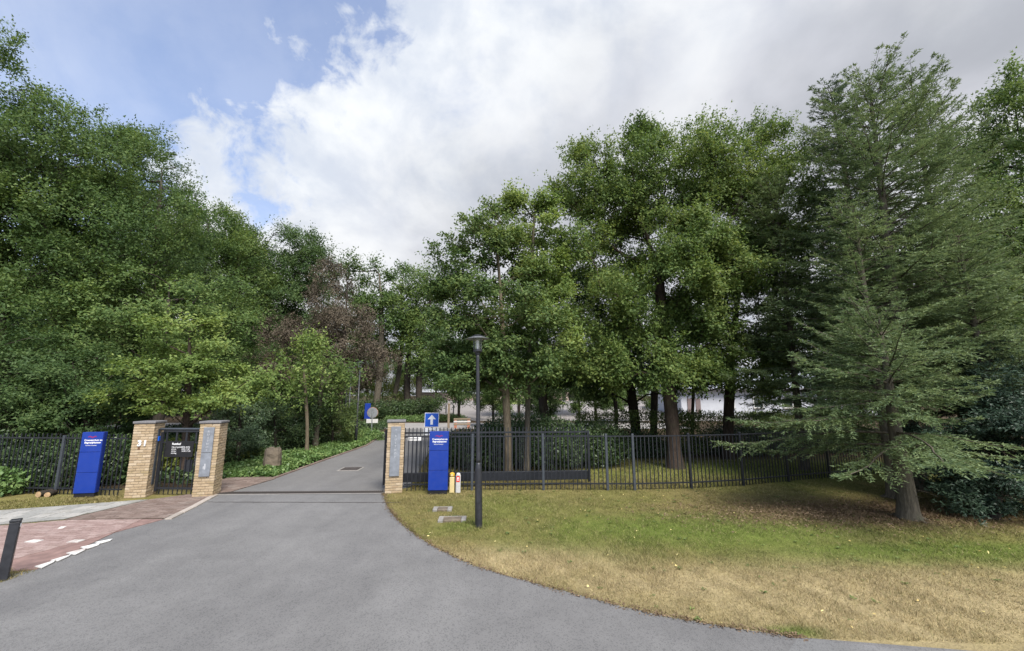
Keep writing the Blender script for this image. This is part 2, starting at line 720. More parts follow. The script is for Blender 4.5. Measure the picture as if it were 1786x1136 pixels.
def make_conifer(name, label, group, base, H, R, mats, seed, z0=0.8, rtrunk=0.2, lean=(0, 0), step=0.33, nb=5, rise=0.15, sag=0.25,
                 power=0.75, nl=0.11, sparse=1.0, side=(0, 0), rot=0.0, tw=0.115, az_bias=None, wneed=0.34):
    rng = np.random.default_rng(seed)
    root = empty(name, base, rot, label, 'tree', group)
    k = max(8, int(H / 0.5))
    s = np.linspace(0, 1, k)
    tx = lean[0] * s ** 1.2 + 0.03 * np.sin(s * 9 + seed)
    ty = lean[1] * s ** 1.2 + 0.03 * np.cos(s * 7 + seed)
    tp = np.stack([tx, ty, s * H - 0.06], axis=1)
    tr = rtrunk * (1 - s) ** 0.85 + 0.012
    ex = np.array([0.10, 0.24])
    ip = np.stack([np.interp(ex, tp[:, 2], tp[:, 0]), np.interp(ex, tp[:, 2], tp[:, 1]), ex], axis=1)
    tp = np.concatenate([tp[:1], ip, tp[1:]])
    tr = np.concatenate([[tr[0] * 1.38, tr[0] * 1.16, tr[0] * 1.05], tr[1:]])
    chains = [(tp, tr)]
    for a_ in rng.uniform(0, 6.28, 6):
        dv = np.array([math.cos(a_), math.sin(a_), 0])
        chains.append((np.array([tp[0] + np.array([0, 0, 0.16]) + dv * tr[0] * 0.3, tp[0] + np.array([0, 0, 0.08]) + dv * tr[0] * 0.9, tp[0] + dv * tr[0] * 1.7 + np.array([0, 0, 0.015])]), np.array([rtrunk * 0.45, rtrunk * 0.3, rtrunk * 0.1])))
    for k_ in range(16):
        zz = rng.uniform(0.5, z0 + 0.4)
        a_ = rng.uniform(0, 6.28)
        ln = rng.uniform(0.25, 0.8)
        c0 = np.array([np.interp(zz, tp[:, 2], tp[:, 0]), np.interp(zz, tp[:, 2], tp[:, 1]), zz])
        dv = np.array([math.cos(a_), math.sin(a_), 0])
        q_ = np.linspace(0, 1, 4)[:, None]
        chains.append((c0 + dv * ln * q_ + np.array([0, 0, -0.25]) * q_ ** 2 * ln + rng.normal(0, 0.02, (4, 3)), np.linspace(0.012, 0.003, 4)))
    PP, DD, NN, LL, WW = [], [], [], [], []
    z = z0
    while z < H * 0.985:
        f = (z - z0) / (H - z0)
        nbr = nb + rng.integers(-1, 2)
        a0 = rng.uniform(0, 6.28)
        for i in range(max(3, nbr)):
            if rng.random() > sparse:
                continue
            az = a0 + i * 6.2832 / nbr + rng.normal(0, 0.25)
            ln = R * (1 - f) ** power * rng.uniform(0.62, 1.12) * (1.0 if f > 0.08 else 0.85) + 0.14
            if az_bias is not None:
                ln *= 1 + az_bias[1] * math.cos(az - az_bias[0])
            m = max(4, int(ln / 0.28))
            q = np.linspace(0, 1, m + 1)
            el0 = rise + 0.55 * f + rng.normal(0, 0.08)
            rad = ln * q
            dz = ln * (math.tan(min(1.1, el0)) * q - sag * (1 - 0.6 * f) * q ** 2 * 1.7 + 0.42 * sag * q ** 4 * 2.0)
            b0 = np.array([np.interp(z, tp[:, 2], tp[:, 0]), np.interp(z, tp[:, 2], tp[:, 1]), z])
            wav = np.cumsum(rng.normal(0, 0.05, m + 1)) * q
            px = b0[0] + np.cos(az + wav * 0.35) * rad
            py = b0[1] + np.sin(az + wav * 0.35) * rad
            bp = np.stack([px, py, b0[2] + dz], axis=1)
            br = (0.006 + 0.016 * ln / 2.5) * (1 - q) + 0.004
            chains.append((bp, br))
            # side twigs
            ntw = max(3, int(ln / tw))
            ss = np.concatenate([rng.uniform(0.16, 1.0, ntw), [0.97, 0.99, 1.0]])
            for sgn in (-1, 1):
                bx = np.stack([np.interp(ss, q, bp[:, j]) for j in range(3)], axis=1)
                bd = norm(np.stack([np.interp(np.minimum(1, ss + 0.05), q, bp[:, j]) for j in range(3)], axis=1) - np.stack([np.interp(np.maximum(0, ss - 0.05), q, bp[:, j]) for j in range(3)], axis=1))
                lat = norm(np.cross(bd, np.array([0, 0, 1.0]))) * sgn
                tl = np.clip(0.5 * ln * (1.08 - ss) * rng.uniform(0.5, 1.15, len(ss)), 0.10, 0.75)
                td = norm(bd * 0.75 + lat * 0.75 + np.array([0, 0, -0.12]) + rng.normal(size=bd.shape) * 0.16)
                nd = int(np.ceil(0.75 / (nl * 0.55)))
                for j in range(nd):
                    d = (j + rng.uniform(0, 0.7)) * nl * 0.55
                    ok = d < tl
                    if not ok.any():
                        break
                    P = bx[ok] + td[ok] * d
                    P[:, 2] -= 0.22 * d * d
                    for sg2 in (-1, 1):
                        l2 = norm(np.cross(td[ok], np.array([0, 0, 1.0]))) * sg2
                        D = td[ok] * 0.75 + l2 * 0.55 + rng.normal(size=P.shape) * 0.28 + np.array([0, 0, 0.05])
                        N = np.array([0, 0, 1.0]) + rng.normal(size=P.shape) * 0.5
                        PP.append(P)
                        DD.append(D)
                        NN.append(norm(N))
                        LL.append(nl * rng.uniform(0.75, 1.25, len(P)))
                        WW.append(nl * wneed * rng.uniform(0.8, 1.2, len(P)))
        z += step * rng.uniform(0.7, 1.3) * (1 - 0.35 * f)
    link_mesh('trunk', tubes_mesh('trunk', chains), mats[1], root)
    P = np.concatenate(PP)
    ok = P[:, 2] > 0.12
    me = leaf_mesh('crown', P[ok], np.concatenate(DD)[ok], np.concatenate(NN)[ok], np.concatenate(LL)[ok], np.concatenate(WW)[ok], 0.12, tri=True)
    link_mesh('crown', me, mats[0], root)
    STATS.append((name, int(ok.sum())))
    return root


def make_bush(name, label, group, base, lobes, mats, seed, leaf=0.09, wl=0.5, lai=4.0, tri=False, cat='bush', shell=0.5, stems=9, up=0.35, out=0.8, rough=0.16, box=False, zmin=0.03):
    """lobes (centre, radii) in world coordinates; leaves fill the outer shell of rough ellipsoids or rounded boxes"""
    rng = np.random.default_rng(seed)
    root = empty(name, base, 0, label, cat, group)
    b = np.array(base, float)
    PP, NN = [], []
    chains = []
    for c, r in lobes:
        c, r = np.array(c, float) - b, np.array(r, float)
        if box:
            area = 2 * (r[0] * r[2] + r[1] * r[2]) * 2 + 4 * r[0] * r[1]
        else:
            area = 4 * math.pi * ((r[0] * r[1]) ** 1.6 / 3 + (r[0] * r[2]) ** 1.6 / 3 + (r[1] * r[2]) ** 1.6 / 3) ** (1 / 1.6)
        n = int(lai * area * 0.45 / (0.5 * leaf * leaf * wl))
        if box:
            u = rng.uniform(-1, 1, (n, 3))
            w = np.array([r[1] * r[2], r[0] * r[2], r[0] * r[1]])
            ax = rng.choice(3, n, p=w / w.sum())
            sg = np.where(rng.random(n) < 0.5, -1.0, 1.0)
            u[np.arange(n), ax] = sg
            nr = np.zeros((n, 3))
            nr[np.arange(n), ax] = sg
            P = u * r
            dep = (rng.random(n) ** 1.7) * shell * 0.6
            bump = wob(P + c, seed, 3.0) * rough * 0.6 + wob(P + c, seed + 7, 8.0) * rough * 0.3
            P = c + P - nr * dep[:, None] + nr * bump[:, None]
        else:
            u = norm(rng.normal(size=(n, 3)))
            nr = norm(u / r)
            q = 1 - (rng.random(n) ** 1.6) * shell
            bump = 1 + (wob(u * 3.0 + c, seed, 1.3) * rough + wob(u * 7.0 + c, seed + 5, 1.3) * rough * 0.6)
            P = c + u * r * (q * bump)[:, None]
        k = P[:, 2] > zmin
        PP.append(P[k])
        NN.append(nr[k])
        for i in range(stems):
            tgt = c + norm(rng.normal(size=3)) * r * 0.75
            tgt[2] = abs(tgt[2])
            st = np.array([c[0] + rng.normal(0, 0.25) * r[0], c[1] + rng.normal(0, 0.25) * r[1], -0.03])
            q = np.linspace(0, 1, 5)[:, None]
            pts = st + (tgt - st) * q + rng.normal(size=(5, 3)) * 0.04
            chains.append((pts, np.linspace(0.022, 0.006, 5)))
    P, NR = np.concatenate(PP), np.concatenate(NN)
    n = len(P)
    N = norm(NR * out + np.array([0, 0, up]) + rng.normal(size=(n, 3)) * 0.5)
    D = norm(rng.normal(size=(n, 3)) * 0.8 + NR * 0.45 + np.array([0, 0, -0.1]))
    me = leaf_mesh('foliage', P, D, N, leaf * rng.uniform(0.65, 1.3, n), leaf * wl * rng.uniform(0.7, 1.2, n), tri=tri)
    link_mesh('foliage', me, mats[0], root)
    if chains:
        link_mesh('stems', tubes_mesh('stems', chains), mats[1], root)
    STATS.append((name, n * (1 if tri else 2)))
    return root


# ------------------------------------------------------------------ ground materials
LITTER_C = G(1600, 905)
GREEN_A = G(1250, 925)
GREEN_B = G(1640, 960)
GREEN_C = G(930, 885)
DRY_A = G(1600, 1060)
DRY_B = G(900, 985)


def ell(t, pos, c, r, soft=0.6):
    d = t.vmath('SUBTRACT', pos, (c[0], c[1], 0))
    d = t.vmath('MULTIPLY', d, (1 / r[0], 1 / r[1], 0))
    return t.vmath('LENGTH', d)


def lawn_color(t, pos, rnd=None):
    n1 = t.noise(pos, 0.55, 6, 0.62, 0.5)
    n2 = t.noise(pos, 3.2, 6, 0.68, 0.3)
    n3 = t.noise(pos, 18.0, 4, 0.7)
    wv = t.math('MULTIPLY', t.math('SUBTRACT', t.math('ADD', t.math('MULTIPLY', n1, 0.6), t.math('MULTIPLY', n2, 0.4)), 0.5), 1.5)

    def mask(c, r, a=1.45, b=0.2):
        return t.maprange(t.math('ADD', ell(t, pos, c, r), wv), a, b)
    green = t.math('MAXIMUM', mask(GREEN_A, (4.6, 1.35)), mask(GREEN_B, (3.4, 0.65)))
    green = t.math('MAXIMUM', green, t.math('MULTIPLY', mask(GREEN_C, (2.6, 1.6)), 0.45))
    green = t.math('MAXIMUM', green, t.math('MULTIPLY', mask(G(820, 915), (0.8, 0.5)), 0.8))
    green = t.math('MAXIMUM', green, t.math('MULTIPLY', mask(G(1385, 1103), (0.35, 0.14)), 1.0))
    green = t.math('MAXIMUM', green, t.math('MULTIPLY', mask((9.5, 15.2), (7.0, 3.2)), 0.9))
    dry = t.math('MAXIMUM', mask(DRY_A, (5.5, 1.5)), mask(DRY_B, (2.2, 0.9)))
    dry = t.math('MAXIMUM', dry, mask(G(1200, 1020), (2.6, 0.9)))
    lit = mask((LITTER_C[0] - 0.6, LITTER_C[1] + 0.5), (3.9, 1.25))
    base = t.mix(t.maprange(n1, 0.35, 0.65), (0.160, 0.146, 0.048), (0.20, 0.165, 0.066))
    c = t.mix(dry, base, (0.33, 0.265, 0.14))
    c = t.mix(t.math('MULTIPLY', green, 0.85), c, (0.108, 0.150, 0.028))
    c = t.mix(t.math('MULTIPLY', lit, 0.8), c, t.mix(n2, (0.10, 0.066, 0.040), (0.17, 0.115, 0.068)))
    v = t.maprange(n2, 0.25, 0.75, 0.72, 1.28, smooth=False)
    v2 = t.maprange(n3, 0.25, 0.75, 0.75, 1.25, smooth=False)
    sc_ = t.n('ShaderNodeVectorMath', operation='SCALE')
    t.set(sc_.inputs[0], c)
    t.set(sc_.inputs['Scale'], t.math('MULTIPLY', v, v2))
    return sc_.outputs[0], lit


def make_ground_mat():
    m, t, out = mat_new('lawn_soil')
    g = t.n('ShaderNodeNewGeometry')
    c, lit = lawn_color(t, g.outputs['Position'])
    # woodland soil under the trees beyond the fences
    sep = t.n('ShaderNodeSeparateXYZ')
    t.set(sep.inputs[0], g.outputs['Position'])
    nz = t.noise(g.outputs['Position'], 1.4, 5, 0.6)
    wood = t.maprange(t.math('ADD', sep.outputs[1], t.math('MULTIPLY', nz, 2.0)), 17.0, 19.5)
    wl = t.maprange(t.math('ADD', sep.outputs[1], t.math('MULTIPLY', nz, 0.5)), 11.9, 12.4)
    wl = t.math('MULTIPLY', wl, t.math('LESS_THAN', sep.outputs[0], -7.0))
    wood = t.math('MAXIMUM', wood, wl)
    soil = t.mix(nz, (0.045, 0.032, 0.022), (0.085, 0.062, 0.036))
    c = t.mix(wood, c, soil)
    p = t.n('ShaderNodeBsdfPrincipled', i_Roughness=0.95)
    p.inputs['Specular IOR Level'].default_value = 0.1
    t.set(p.inputs['Base Color'], c)
    b = t.n('ShaderNodeBump', i_Strength=0.9, i_Distance=0.03)
    t.set(b.inputs['Height'], t.noise(g.outputs['Position'], 26, 5, 0.7))
    t.set(p.inputs['Normal'], b.outputs[0])
    t.set(out.inputs[0], p.outputs[0])
    return m


def make_blade_mat():
    m, t, out = mat_new('grass_blades')
    g = t.n('ShaderNodeNewGeometry')
    rnd = g.outputs['Random Per Island']
    c, lit = lawn_color(t, g.outputs['Position'])
    straw = t.math('GREATER_THAN', rnd, 0.80)
    c = t.mix(t.math('MULTIPLY', straw, 0.55), c, (0.38, 0.31, 0.165))
    gr = t.math('LESS_THAN', rnd, 0.16)
    c = t.mix(t.math('MULTIPLY', gr, 0.45), c, (0.085, 0.125, 0.025))
    sc_ = t.n('ShaderNodeVectorMath', operation='SCALE')
    t.set(sc_.inputs[0], c)
    t.set(sc_.inputs['Scale'], t.maprange(t.math('FRACT', t.math('MULTIPLY', rnd, 37.0)), 0, 1, 0.85, 1.45, smooth=False))
    p = t.n('ShaderNodeBsdfPrincipled', i_Roughness=0.7)
    p.inputs['Specular IOR Level'].default_value = 0.2
    t.set(p.inputs['Base Color'], sc_.outputs[0])
    tr = t.n('ShaderNodeBsdfTranslucent')
    t.set(tr.inputs[0], sc_.outputs[0])
    ms = t.n('ShaderNodeMixShader')
    ms.inputs[0].default_value = 0.25
    t.set(ms.inputs[1], p.outputs[0])
    t.set(ms.inputs[2], tr.outputs[0])
    t.set(out.inputs[0], ms.outputs[0])
    return m


def mat_asphalt(name, lo, hi, speck=(0.42, 0.41, 0.39), amount=0.70, warm=0.0):
    m, t, out = mat_new(name)
    g = t.n('ShaderNodeNewGeometry')
    pos = g.outputs['Position']
    big = t.noise(pos, 0.35, 6, 0.6, 0.6)
    mid = t.noise(pos, 2.3, 5, 0.65)
    c = t.mix(t.maprange(t.math('ADD', t.math('MULTIPLY', big, 0.65), t.math('MULTIPLY', mid, 0.35)), 0.33, 0.67), lo, hi)
    vor = t.n('ShaderNodeTexVoronoi', feature='F1')
    vor.inputs['Scale'].default_value = 75
    t.set(vor.inputs['Vector'], pos)
    sepc = t.n('ShaderNodeSeparateColor')
    t.set(sepc.inputs[0], vor.outputs['Color'])
    sp = t.math('GREATER_THAN', sepc.outputs[0], amount + 0.12)
    sp = t.math('MULTIPLY', sp, t.maprange(vor.outputs['Distance'], 0.0085, 0.0015))
    c = t.mix(t.math('MULTIPLY', sp, 0.75), c, speck)
    dk = t.math('LESS_THAN', sepc.outputs[1], 0.2)
    c = t.mix(t.math('MULTIPLY', dk, 0.35), c, (0.05, 0.05, 0.05))
    fine = t.noise(pos, 160, 3, 0.7)
    c = t.mix(1.0, c, t.ramp(fine, [(0.25, (0.72, 0.72, 0.72)), (0.75, (1.25, 1.25, 1.25))]), 'MULTIPLY')
    # wheel tracks and cracks
    trk = t.noise(t.vmath('MULTIPLY', pos, (1.1, 0.10, 1)), 1.0, 4, 0.55, 0.4)
    c = t.mix(1.0, c, t.ramp(trk, [(0.35, (0.92, 0.92, 0.925)), (0.65, (1.06, 1.06, 1.055))]), 'MULTIPLY')
    cv = t.n('ShaderNodeTexVoronoi', feature='DISTANCE_TO_EDGE')
    cv.inputs['Scale'].default_value = 0.42
    wv = t.n('ShaderNodeTexNoise')
    wv.inputs['Scale'].default_value = 1.7
    wv.inputs['Detail'].default_value = 6
    t.set(wv.inputs['Vector'], pos)
    t.set(cv.inputs['Vector'], t.vmath('ADD', pos, t.vmath('MULTIPLY', wv.outputs[1], (0.8, 0.8, 0))))
    ck = t.math('MULTIPLY', t.maprange(cv.outputs[0], 0.0055, 0.0015), t.maprange(t.noise(pos, 0.5, 2), 0.60, 0.70))
    c = t.mix(t.math('MULTIPLY', ck, 0.55), c, (0.05, 0.05, 0.05))
    # worn dark patches of bitumen
    pt = t.maprange(t.noise(pos, 0.9, 7, 0.7, 1.0), 0.63, 0.74)
    c = t.mix(t.math('MULTIPLY', pt, 0.35), c, (0.075, 0.075, 0.078))
    p = t.n('ShaderNodeBsdfPrincipled', i_Roughness=0.82)
    p.inputs['Specular IOR Level'].default_value = 0.3
    t.set(p.inputs['Base Color'], c)
    b = t.n('ShaderNodeBump', i_Strength=0.6, i_Distance=0.006)
    t.set(b.inputs['Height'], t.math('ADD', vor.outputs['Distance'], t.math('MULTIPLY', fine, 0.4)))
    t.set(p.inputs['Normal'], b.outputs[0])
    t.set(out.inputs[0], p.outputs[0])
    return m


def mat_pieces(name, stops, rough=0.85, scale=30, bump=0.5, mottle=None, spec=0.25):
    """one colour per object (bricks, tiles) with grain on top"""
    m, t, out = mat_new(name)
    g = t.n('ShaderNodeNewGeometry')
    oi = t.n('ShaderNodeObjectInfo')
    wn = t.n('ShaderNodeTexWhiteNoise', noise_dimensions='2D')
    cb = t.n('ShaderNodeCombineXYZ')
    t.set(cb.inputs[0], oi.outputs['Random'])
    t.set(cb.inputs[1], g.outputs['Random Per Island'])
    t.set(wn.inputs['Vector'], cb.outputs[0])
    c = t.ramp(wn.outputs[0], stops)
    pos = g.outputs['Position']
    n = t.noise(pos, scale, 5, 0.65)
    c = t.mix(1.0, c, t.ramp(n, [(0.28, (0.78, 0.77, 0.75)), (0.72, (1.2, 1.2, 1.18))]), 'MULTIPLY')
    if mottle:
        c = t.mix(t.math('MULTIPLY', t.maprange(t.noise(pos, 2.2, 6, 0.65, 0.5), 0.5, 0.72), mottle[1]), c, mottle[0])
    p = t.n('ShaderNodeBsdfPrincipled', i_Roughness=rough)
    p.inputs['Specular IOR Level'].default_value = spec
    t.set(p.inputs['Base Color'], c)
    b = t.n('ShaderNodeBump', i_Strength=bump, i_Distance=0.004)
    t.set(b.inputs['Height'], t.noise(pos, scale * 4, 4, 0.7))
    t.set(p.inputs['Normal'], b.outputs[0])
    t.set(out.inputs[0], p.outputs[0])
    return m


def mat_bark(name, c1, c2):
    m, t, out = mat_new(name)
    pos = t.n('ShaderNodeTexCoord').outputs['Object']
    v = t.vmath('MULTIPLY', pos, (1, 1, 0.18))
    n = t.noise(v, 22, 6, 0.65, 0.4)
    n2 = t.noise(pos, 1.6, 4, 0.6)
    c = t.ramp(n, [(0.3, c1), (0.7, c2)])
    c = t.mix(t.math('MULTIPLY', t.maprange(n2, 0.5, 0.75), 0.45), c, (0.07, 0.085, 0.045))
    p = t.n('ShaderNodeBsdfPrincipled', i_Roughness=0.9)
    p.inputs['Specular IOR Level'].default_value = 0.15
    t.set(p.inputs['Base Color'], c)
    b = t.n('ShaderNodeBump', i_Strength=0.9, i_Distance=0.03)
    t.set(b.inputs['Height'], n)
    t.set(p.inputs['Normal'], b.outputs[0])
    t.set(out.inputs[0], p.outputs[0])
    return m


M = {}
M['ground'] = make_ground_mat()
M['blade'] = make_blade_mat()
M['asphalt'] = mat_asphalt('asphalt', (0.138, 0.135, 0.130), (0.186, 0.182, 0.174))
M['asphalt2'] = mat_asphalt('driveway_asphalt', (0.142, 0.137, 0.130), (0.178, 0.173, 0.165), amount=0.8)
M['chip'] = mat_asphalt('chip_seal', (0.15, 0.15, 0.145), (0.22, 0.215, 0.21), amount=0.5)
M['farpave'] = mat_plain('pale_paving', (0.23, 0.21, 0.195), 0.85, var=0.15, scale=0.6)
M['farroad'] = mat_plain('side_road_asphalt', (0.27, 0.255, 0.24), 0.85, var=0.15, scale=1.2)
M['redbrick'] = mat_pieces('red_clinker', [(0, (0.235, 0.165, 0.145)), (0.5, (0.275, 0.197, 0.178)), (1, (0.32, 0.24, 0.218))], mottle=((0.28, 0.24, 0.20), 0.22))
M['redjoint'] = mat_plain('red_joint', (0.21, 0.135, 0.115), 0.95, var=0.25, scale=6)
M['brownbrick'] = mat_pieces('brown_clinker', [(0, (0.145, 0.108, 0.090)), (0.5, (0.17, 0.125, 0.105)), (1, (0.22, 0.17, 0.145))], mottle=((0.25, 0.23, 0.20), 0.4))
M['brownjoint'] = mat_plain('brown_joint', (0.13, 0.105, 0.085), 0.95, var=0.25, scale=6)
M['greytile'] = mat_pieces('grey_concrete_tile', [(0, (0.24, 0.24, 0.225)), (0.5, (0.29, 0.285, 0.265)), (1, (0.35, 0.34, 0.315))], mottle=((0.18, 0.165, 0.125), 0.5))
M['greyjoint'] = mat_plain('tile_joint', (0.13, 0.12, 0.09), 0.95, var=0.3, scale=6)
M['kerb'] = mat_pieces('concrete_kerb', [(0, (0.27, 0.24, 0.21)), (1, (0.36, 0.32, 0.28))])
M['white_paint'] = mat_pieces('white_road_paint', [(0, (0.52, 0.51, 0.48)), (1, (0.64, 0.63, 0.60))], bump=0.6, mottle=((0.31, 0.24, 0.21), 1.0))
M['ybrick'] = mat_pieces('yellow_brick', [(0, (0.33, 0.245, 0.155)), (0.35, (0.375, 0.285, 0.18)), (0.7, (0.41, 0.315, 0.205)), (1, (0.46, 0.37, 0.26))], scale=22, mottle=((0.27, 0.215, 0.10), 0.6))
M['mortar'] = mat_plain('mortar', (0.30, 0.25, 0.18), 0.95, var=0.2, scale=20, bump=0.4)
M['capstone'] = mat_plain('cap_stone', (0.155, 0.15, 0.15), 0.75, var=0.25, scale=12, bump=0.3)
M['slate'] = mat_plain('grey_plaque_stone', (0.19, 0.205, 0.225), 0.55, var=0.22, scale=7, bump=0.15)
M['slate_letter'] = mat_plain('worn_letters', (0.42, 0.43, 0.44), 0.6, var=0.3, scale=30)
M['dark_metal'] = mat_plain('dark_fence_paint', (0.016, 0.018, 0.023), 0.42, var=0.25, scale=14, spec=0.5)
M['post_metal'] = mat_plain('grey_post_paint', (0.045, 0.052, 0.062), 0.45, var=0.2, scale=10, spec=0.5)
M['lamp_metal'] = mat_plain('lamp_post_paint', (0.022, 0.023, 0.027), 0.45, var=0.3, scale=9, spec=0.5)
M['black'] = mat_plain('black_plastic', (0.012, 0.012, 0.014), 0.5, var=0.2)
M['blue'] = mat_plain('blue_sign_face', (0.006, 0.034, 0.25), 0.42, var=0.07, scale=2.5, spec=0.5)
M['blue_side'] = mat_plain('dark_blue_sign_side', (0.010, 0.028, 0.20), 0.4, var=0.1)
M['sign_blue'] = mat_plain('traffic_sign_blue', (0.010, 0.095, 0.50), 0.35, var=0.05)
M['white'] = mat_plain('white_lacquer', (0.78, 0.78, 0.77), 0.45, var=0.04)
M['red_print'] = mat_plain('red_print', (0.30, 0.02, 0.09), 0.5, var=0.05)
M['red'] = mat_plain('red_label', (0.62, 0.05, 0.03), 0.5, var=0.05)
M['orange'] = mat_plain('orange_barrier', (0.42, 0.17, 0.10), 0.6, var=0.15)
M['yellow_post'] = mat_plain('yellow_marker', (0.62, 0.50, 0.24), 0.55, var=0.08)
M['amber'] = mat_plain('amber_cap', (0.62, 0.36, 0.03), 0.5, var=0.08)
M['pale_post'] = mat_plain('pale_marker', (0.50, 0.49, 0.46), 0.6, var=0.1)
M['galv'] = mat_plain('galvanised_steel', (0.34, 0.35, 0.36), 0.45, metallic=0.6, var=0.15)
M['concrete'] = mat_plain('concrete', (0.25, 0.235, 0.21), 0.9, var=0.22, scale=14, bump=0.4)
M['iron'] = mat_plain('cast_iron', (0.06, 0.05, 0.045), 0.7, var=0.3, scale=18, bump=0.4)
M['boulder'] = mat_plain('boulder_stone', (0.15, 0.12, 0.085), 0.9, var=0.35, scale=6, bump=0.8, bscale=25)
M['wood'] = mat_plain('weathered_wood', (0.22, 0.17, 0.115), 0.85, var=0.25, scale=10)
M['cutwood'] = mat_plain('cut_wood', (0.42, 0.28, 0.15), 0.85, var=0.3, scale=12)
M['farbrick'] = mat_plain('pink_brick_wall', (0.36, 0.275, 0.235), 0.9, var=0.12, scale=3)
M['fascia'] = mat_plain('white_fascia', (0.55, 0.54, 0.51), 0.7, var=0.06)
M['soffit'] = mat_plain('dark_soffit', (0.16, 0.14, 0.12), 0.8)
M['render'] = mat_plain('white_render', (0.43, 0.44, 0.46), 0.8, var=0.08, scale=1.5)
M['roof'] = mat_plain('pale_metal_roof', (0.27, 0.29, 0.32), 0.45, var=0.1, scale=1.5)
M['roof_edge'] = mat_plain('roof_edge', (0.20, 0.19, 0.19), 0.6)
M['joinery'] = mat_plain('brown_joinery', (0.16, 0.12, 0.11), 0.6)

mg, tg, og = mat_new('window_glass')
pg = tg.n('ShaderNodeBsdfPrincipled', i_Roughness=0.08)
pg.inputs['Base Color'].default_value = (0.035, 0.05, 0.052, 1)
pg.inputs['Specular IOR Level'].default_value = 0.8
tg.set(og.inputs[0], pg.outputs[0])
M['window'] = mg
mg, tg, og = mat_new('lamp_glass')
pg = tg.n('ShaderNodeBsdfPrincipled', i_Roughness=0.12)
pg.inputs['Base Color'].default_value = (0.9, 0.92, 0.9, 1)
pg.inputs['Transmission Weight'].default_value = 0.9
pg.inputs['IOR'].default_value = 1.08
tg.set(og.inputs[0], pg.outputs[0])
M['lamp_glass'] = mg

L_ = mat_leaf
M['oak'] = L_('oak_leaves', (0.022, 0.054, 0.009), (0.049, 0.101, 0.018), (0.124, 0.182, 0.032))
M['oak_light'] = L_('light_oak_leaves', (0.030, 0.066, 0.011), (0.072, 0.130, 0.020), (0.165, 0.210, 0.034))
M['dark_tree'] = L_('dark_tree_leaves', (0.019, 0.050, 0.011), (0.041, 0.086, 0.019), (0.095, 0.149, 0.034))
M['beech'] = L_('beech_leaves', (0.030, 0.068, 0.014), (0.070, 0.130, 0.024), (0.169, 0.230, 0.043))
M['beech_bright'] = L_('bright_beech_leaves', (0.047, 0.095, 0.014), (0.108, 0.176, 0.027), (0.230, 0.284, 0.047), 0.35)
M['hornbeam'] = L_('hornbeam_leaves', (0.024, 0.057, 0.013), (0.058, 0.110, 0.022), (0.145, 0.195, 0.038))
M['copper'] = L_('copper_beech_leaves', (0.034, 0.026, 0.016), (0.078, 0.060, 0.038), (0.16, 0.125, 0.082), 0.2)
M['spruce'] = L_('spruce_needles', (0.038, 0.072, 0.028), (0.088, 0.138, 0.050), (0.175, 0.230, 0.082), 0.3, patch=0.8)
M['spruce_blue'] = L_('bluish_needles', (0.030, 0.059, 0.032), (0.068, 0.108, 0.051), (0.149, 0.192, 0.084), 0.2, patch=0.8)
M['rhodo'] = L_('rhododendron_leaves', (0.016, 0.035, 0.016), (0.038, 0.070, 0.030), (0.084, 0.124, 0.051), 0.12, 0.4, patch=1.2)
M['blue_bush'] = L_('dark_bluish_leaves', (0.009, 0.024, 0.014), (0.022, 0.047, 0.027), (0.050, 0.085, 0.048), 0.12, 0.45, patch=1.2)
M['laurel'] = L_('laurel_leaves', (0.014, 0.032, 0.011), (0.032, 0.065, 0.019), (0.088, 0.132, 0.038), 0.15, 0.38, patch=1.6)
M['hedge'] = L_('hedge_leaves', (0.027, 0.057, 0.012), (0.074, 0.121, 0.024), (0.176, 0.223, 0.041), 0.25, patch=1.0)
M['lime'] = L_('lime_green_leaves', (0.07, 0.11, 0.012), (0.15, 0.19, 0.02), (0.28, 0.29, 0.035), 0.3, patch=1.0)
M['ivy'] = L_('ivy_leaves', (0.035, 0.080, 0.016), (0.085, 0.165, 0.035), (0.19, 0.27, 0.07), 0.25, 0.42, patch=1.5)
M['orange_leaf'] = L_('orange_leaves', (0.16, 0.10, 0.02), (0.26, 0.15, 0.035), (0.36, 0.22, 0.05), 0.3)
M['yellow_leaf'] = L_('fallen_yellow_leaves', (0.30, 0.19, 0.05), (0.48, 0.36, 0.09), (0.62, 0.54, 0.2), 0.1)
M['bark'] = mat_bark('dark_bark', (0.020, 0.016, 0.013), (0.066, 0.054, 0.043))
M['bark_red'] = mat_bark('reddish_bark', (0.030, 0.022, 0.017), (0.085, 0.063, 0.049))
M['bark_pale'] = mat_bark('pale_bark', (0.085, 0.068, 0.046), (0.19, 0.155, 0.105))
M['bark_grey'] = mat_bark('grey_bark', (0.055, 0.048, 0.036), (0.145, 0.125, 0.092))


# ------------------------------------------------------------------ ground, roads
def strip(name, left, right, mat, off, kind='structure', ystep=1.0):
    """a sheet between two polylines given as (x, y) with growing y, laid on the terrain"""
    y0, y1 = left[0][1], left[-1][1]
    ys = np.unique(np.concatenate([np.arange(y0, y1, ystep), [p[1] for p in left], [p[1] for p in right], [y1]]))
    ys = ys[(ys >= y0) & (ys <= y1)]
    lx = np.interp(ys, [p[1] for p in left], [p[0] for p in left])
    rx = np.interp(ys, [p[1] for p in right], [p[0] for p in right])
    mb = MB()
    vs = []
    for x0, x1, y in zip(lx, rx, ys):
        vs += [(x0, y, height(y) + off), (x1, y, height(y) + off)]
    fs = [(2 * i, 2 * i + 1, 2 * i + 3, 2 * i + 2) for i in range(len(ys) - 1)]
    return mb.add(vs, fs).build(name, mat, kind=kind)


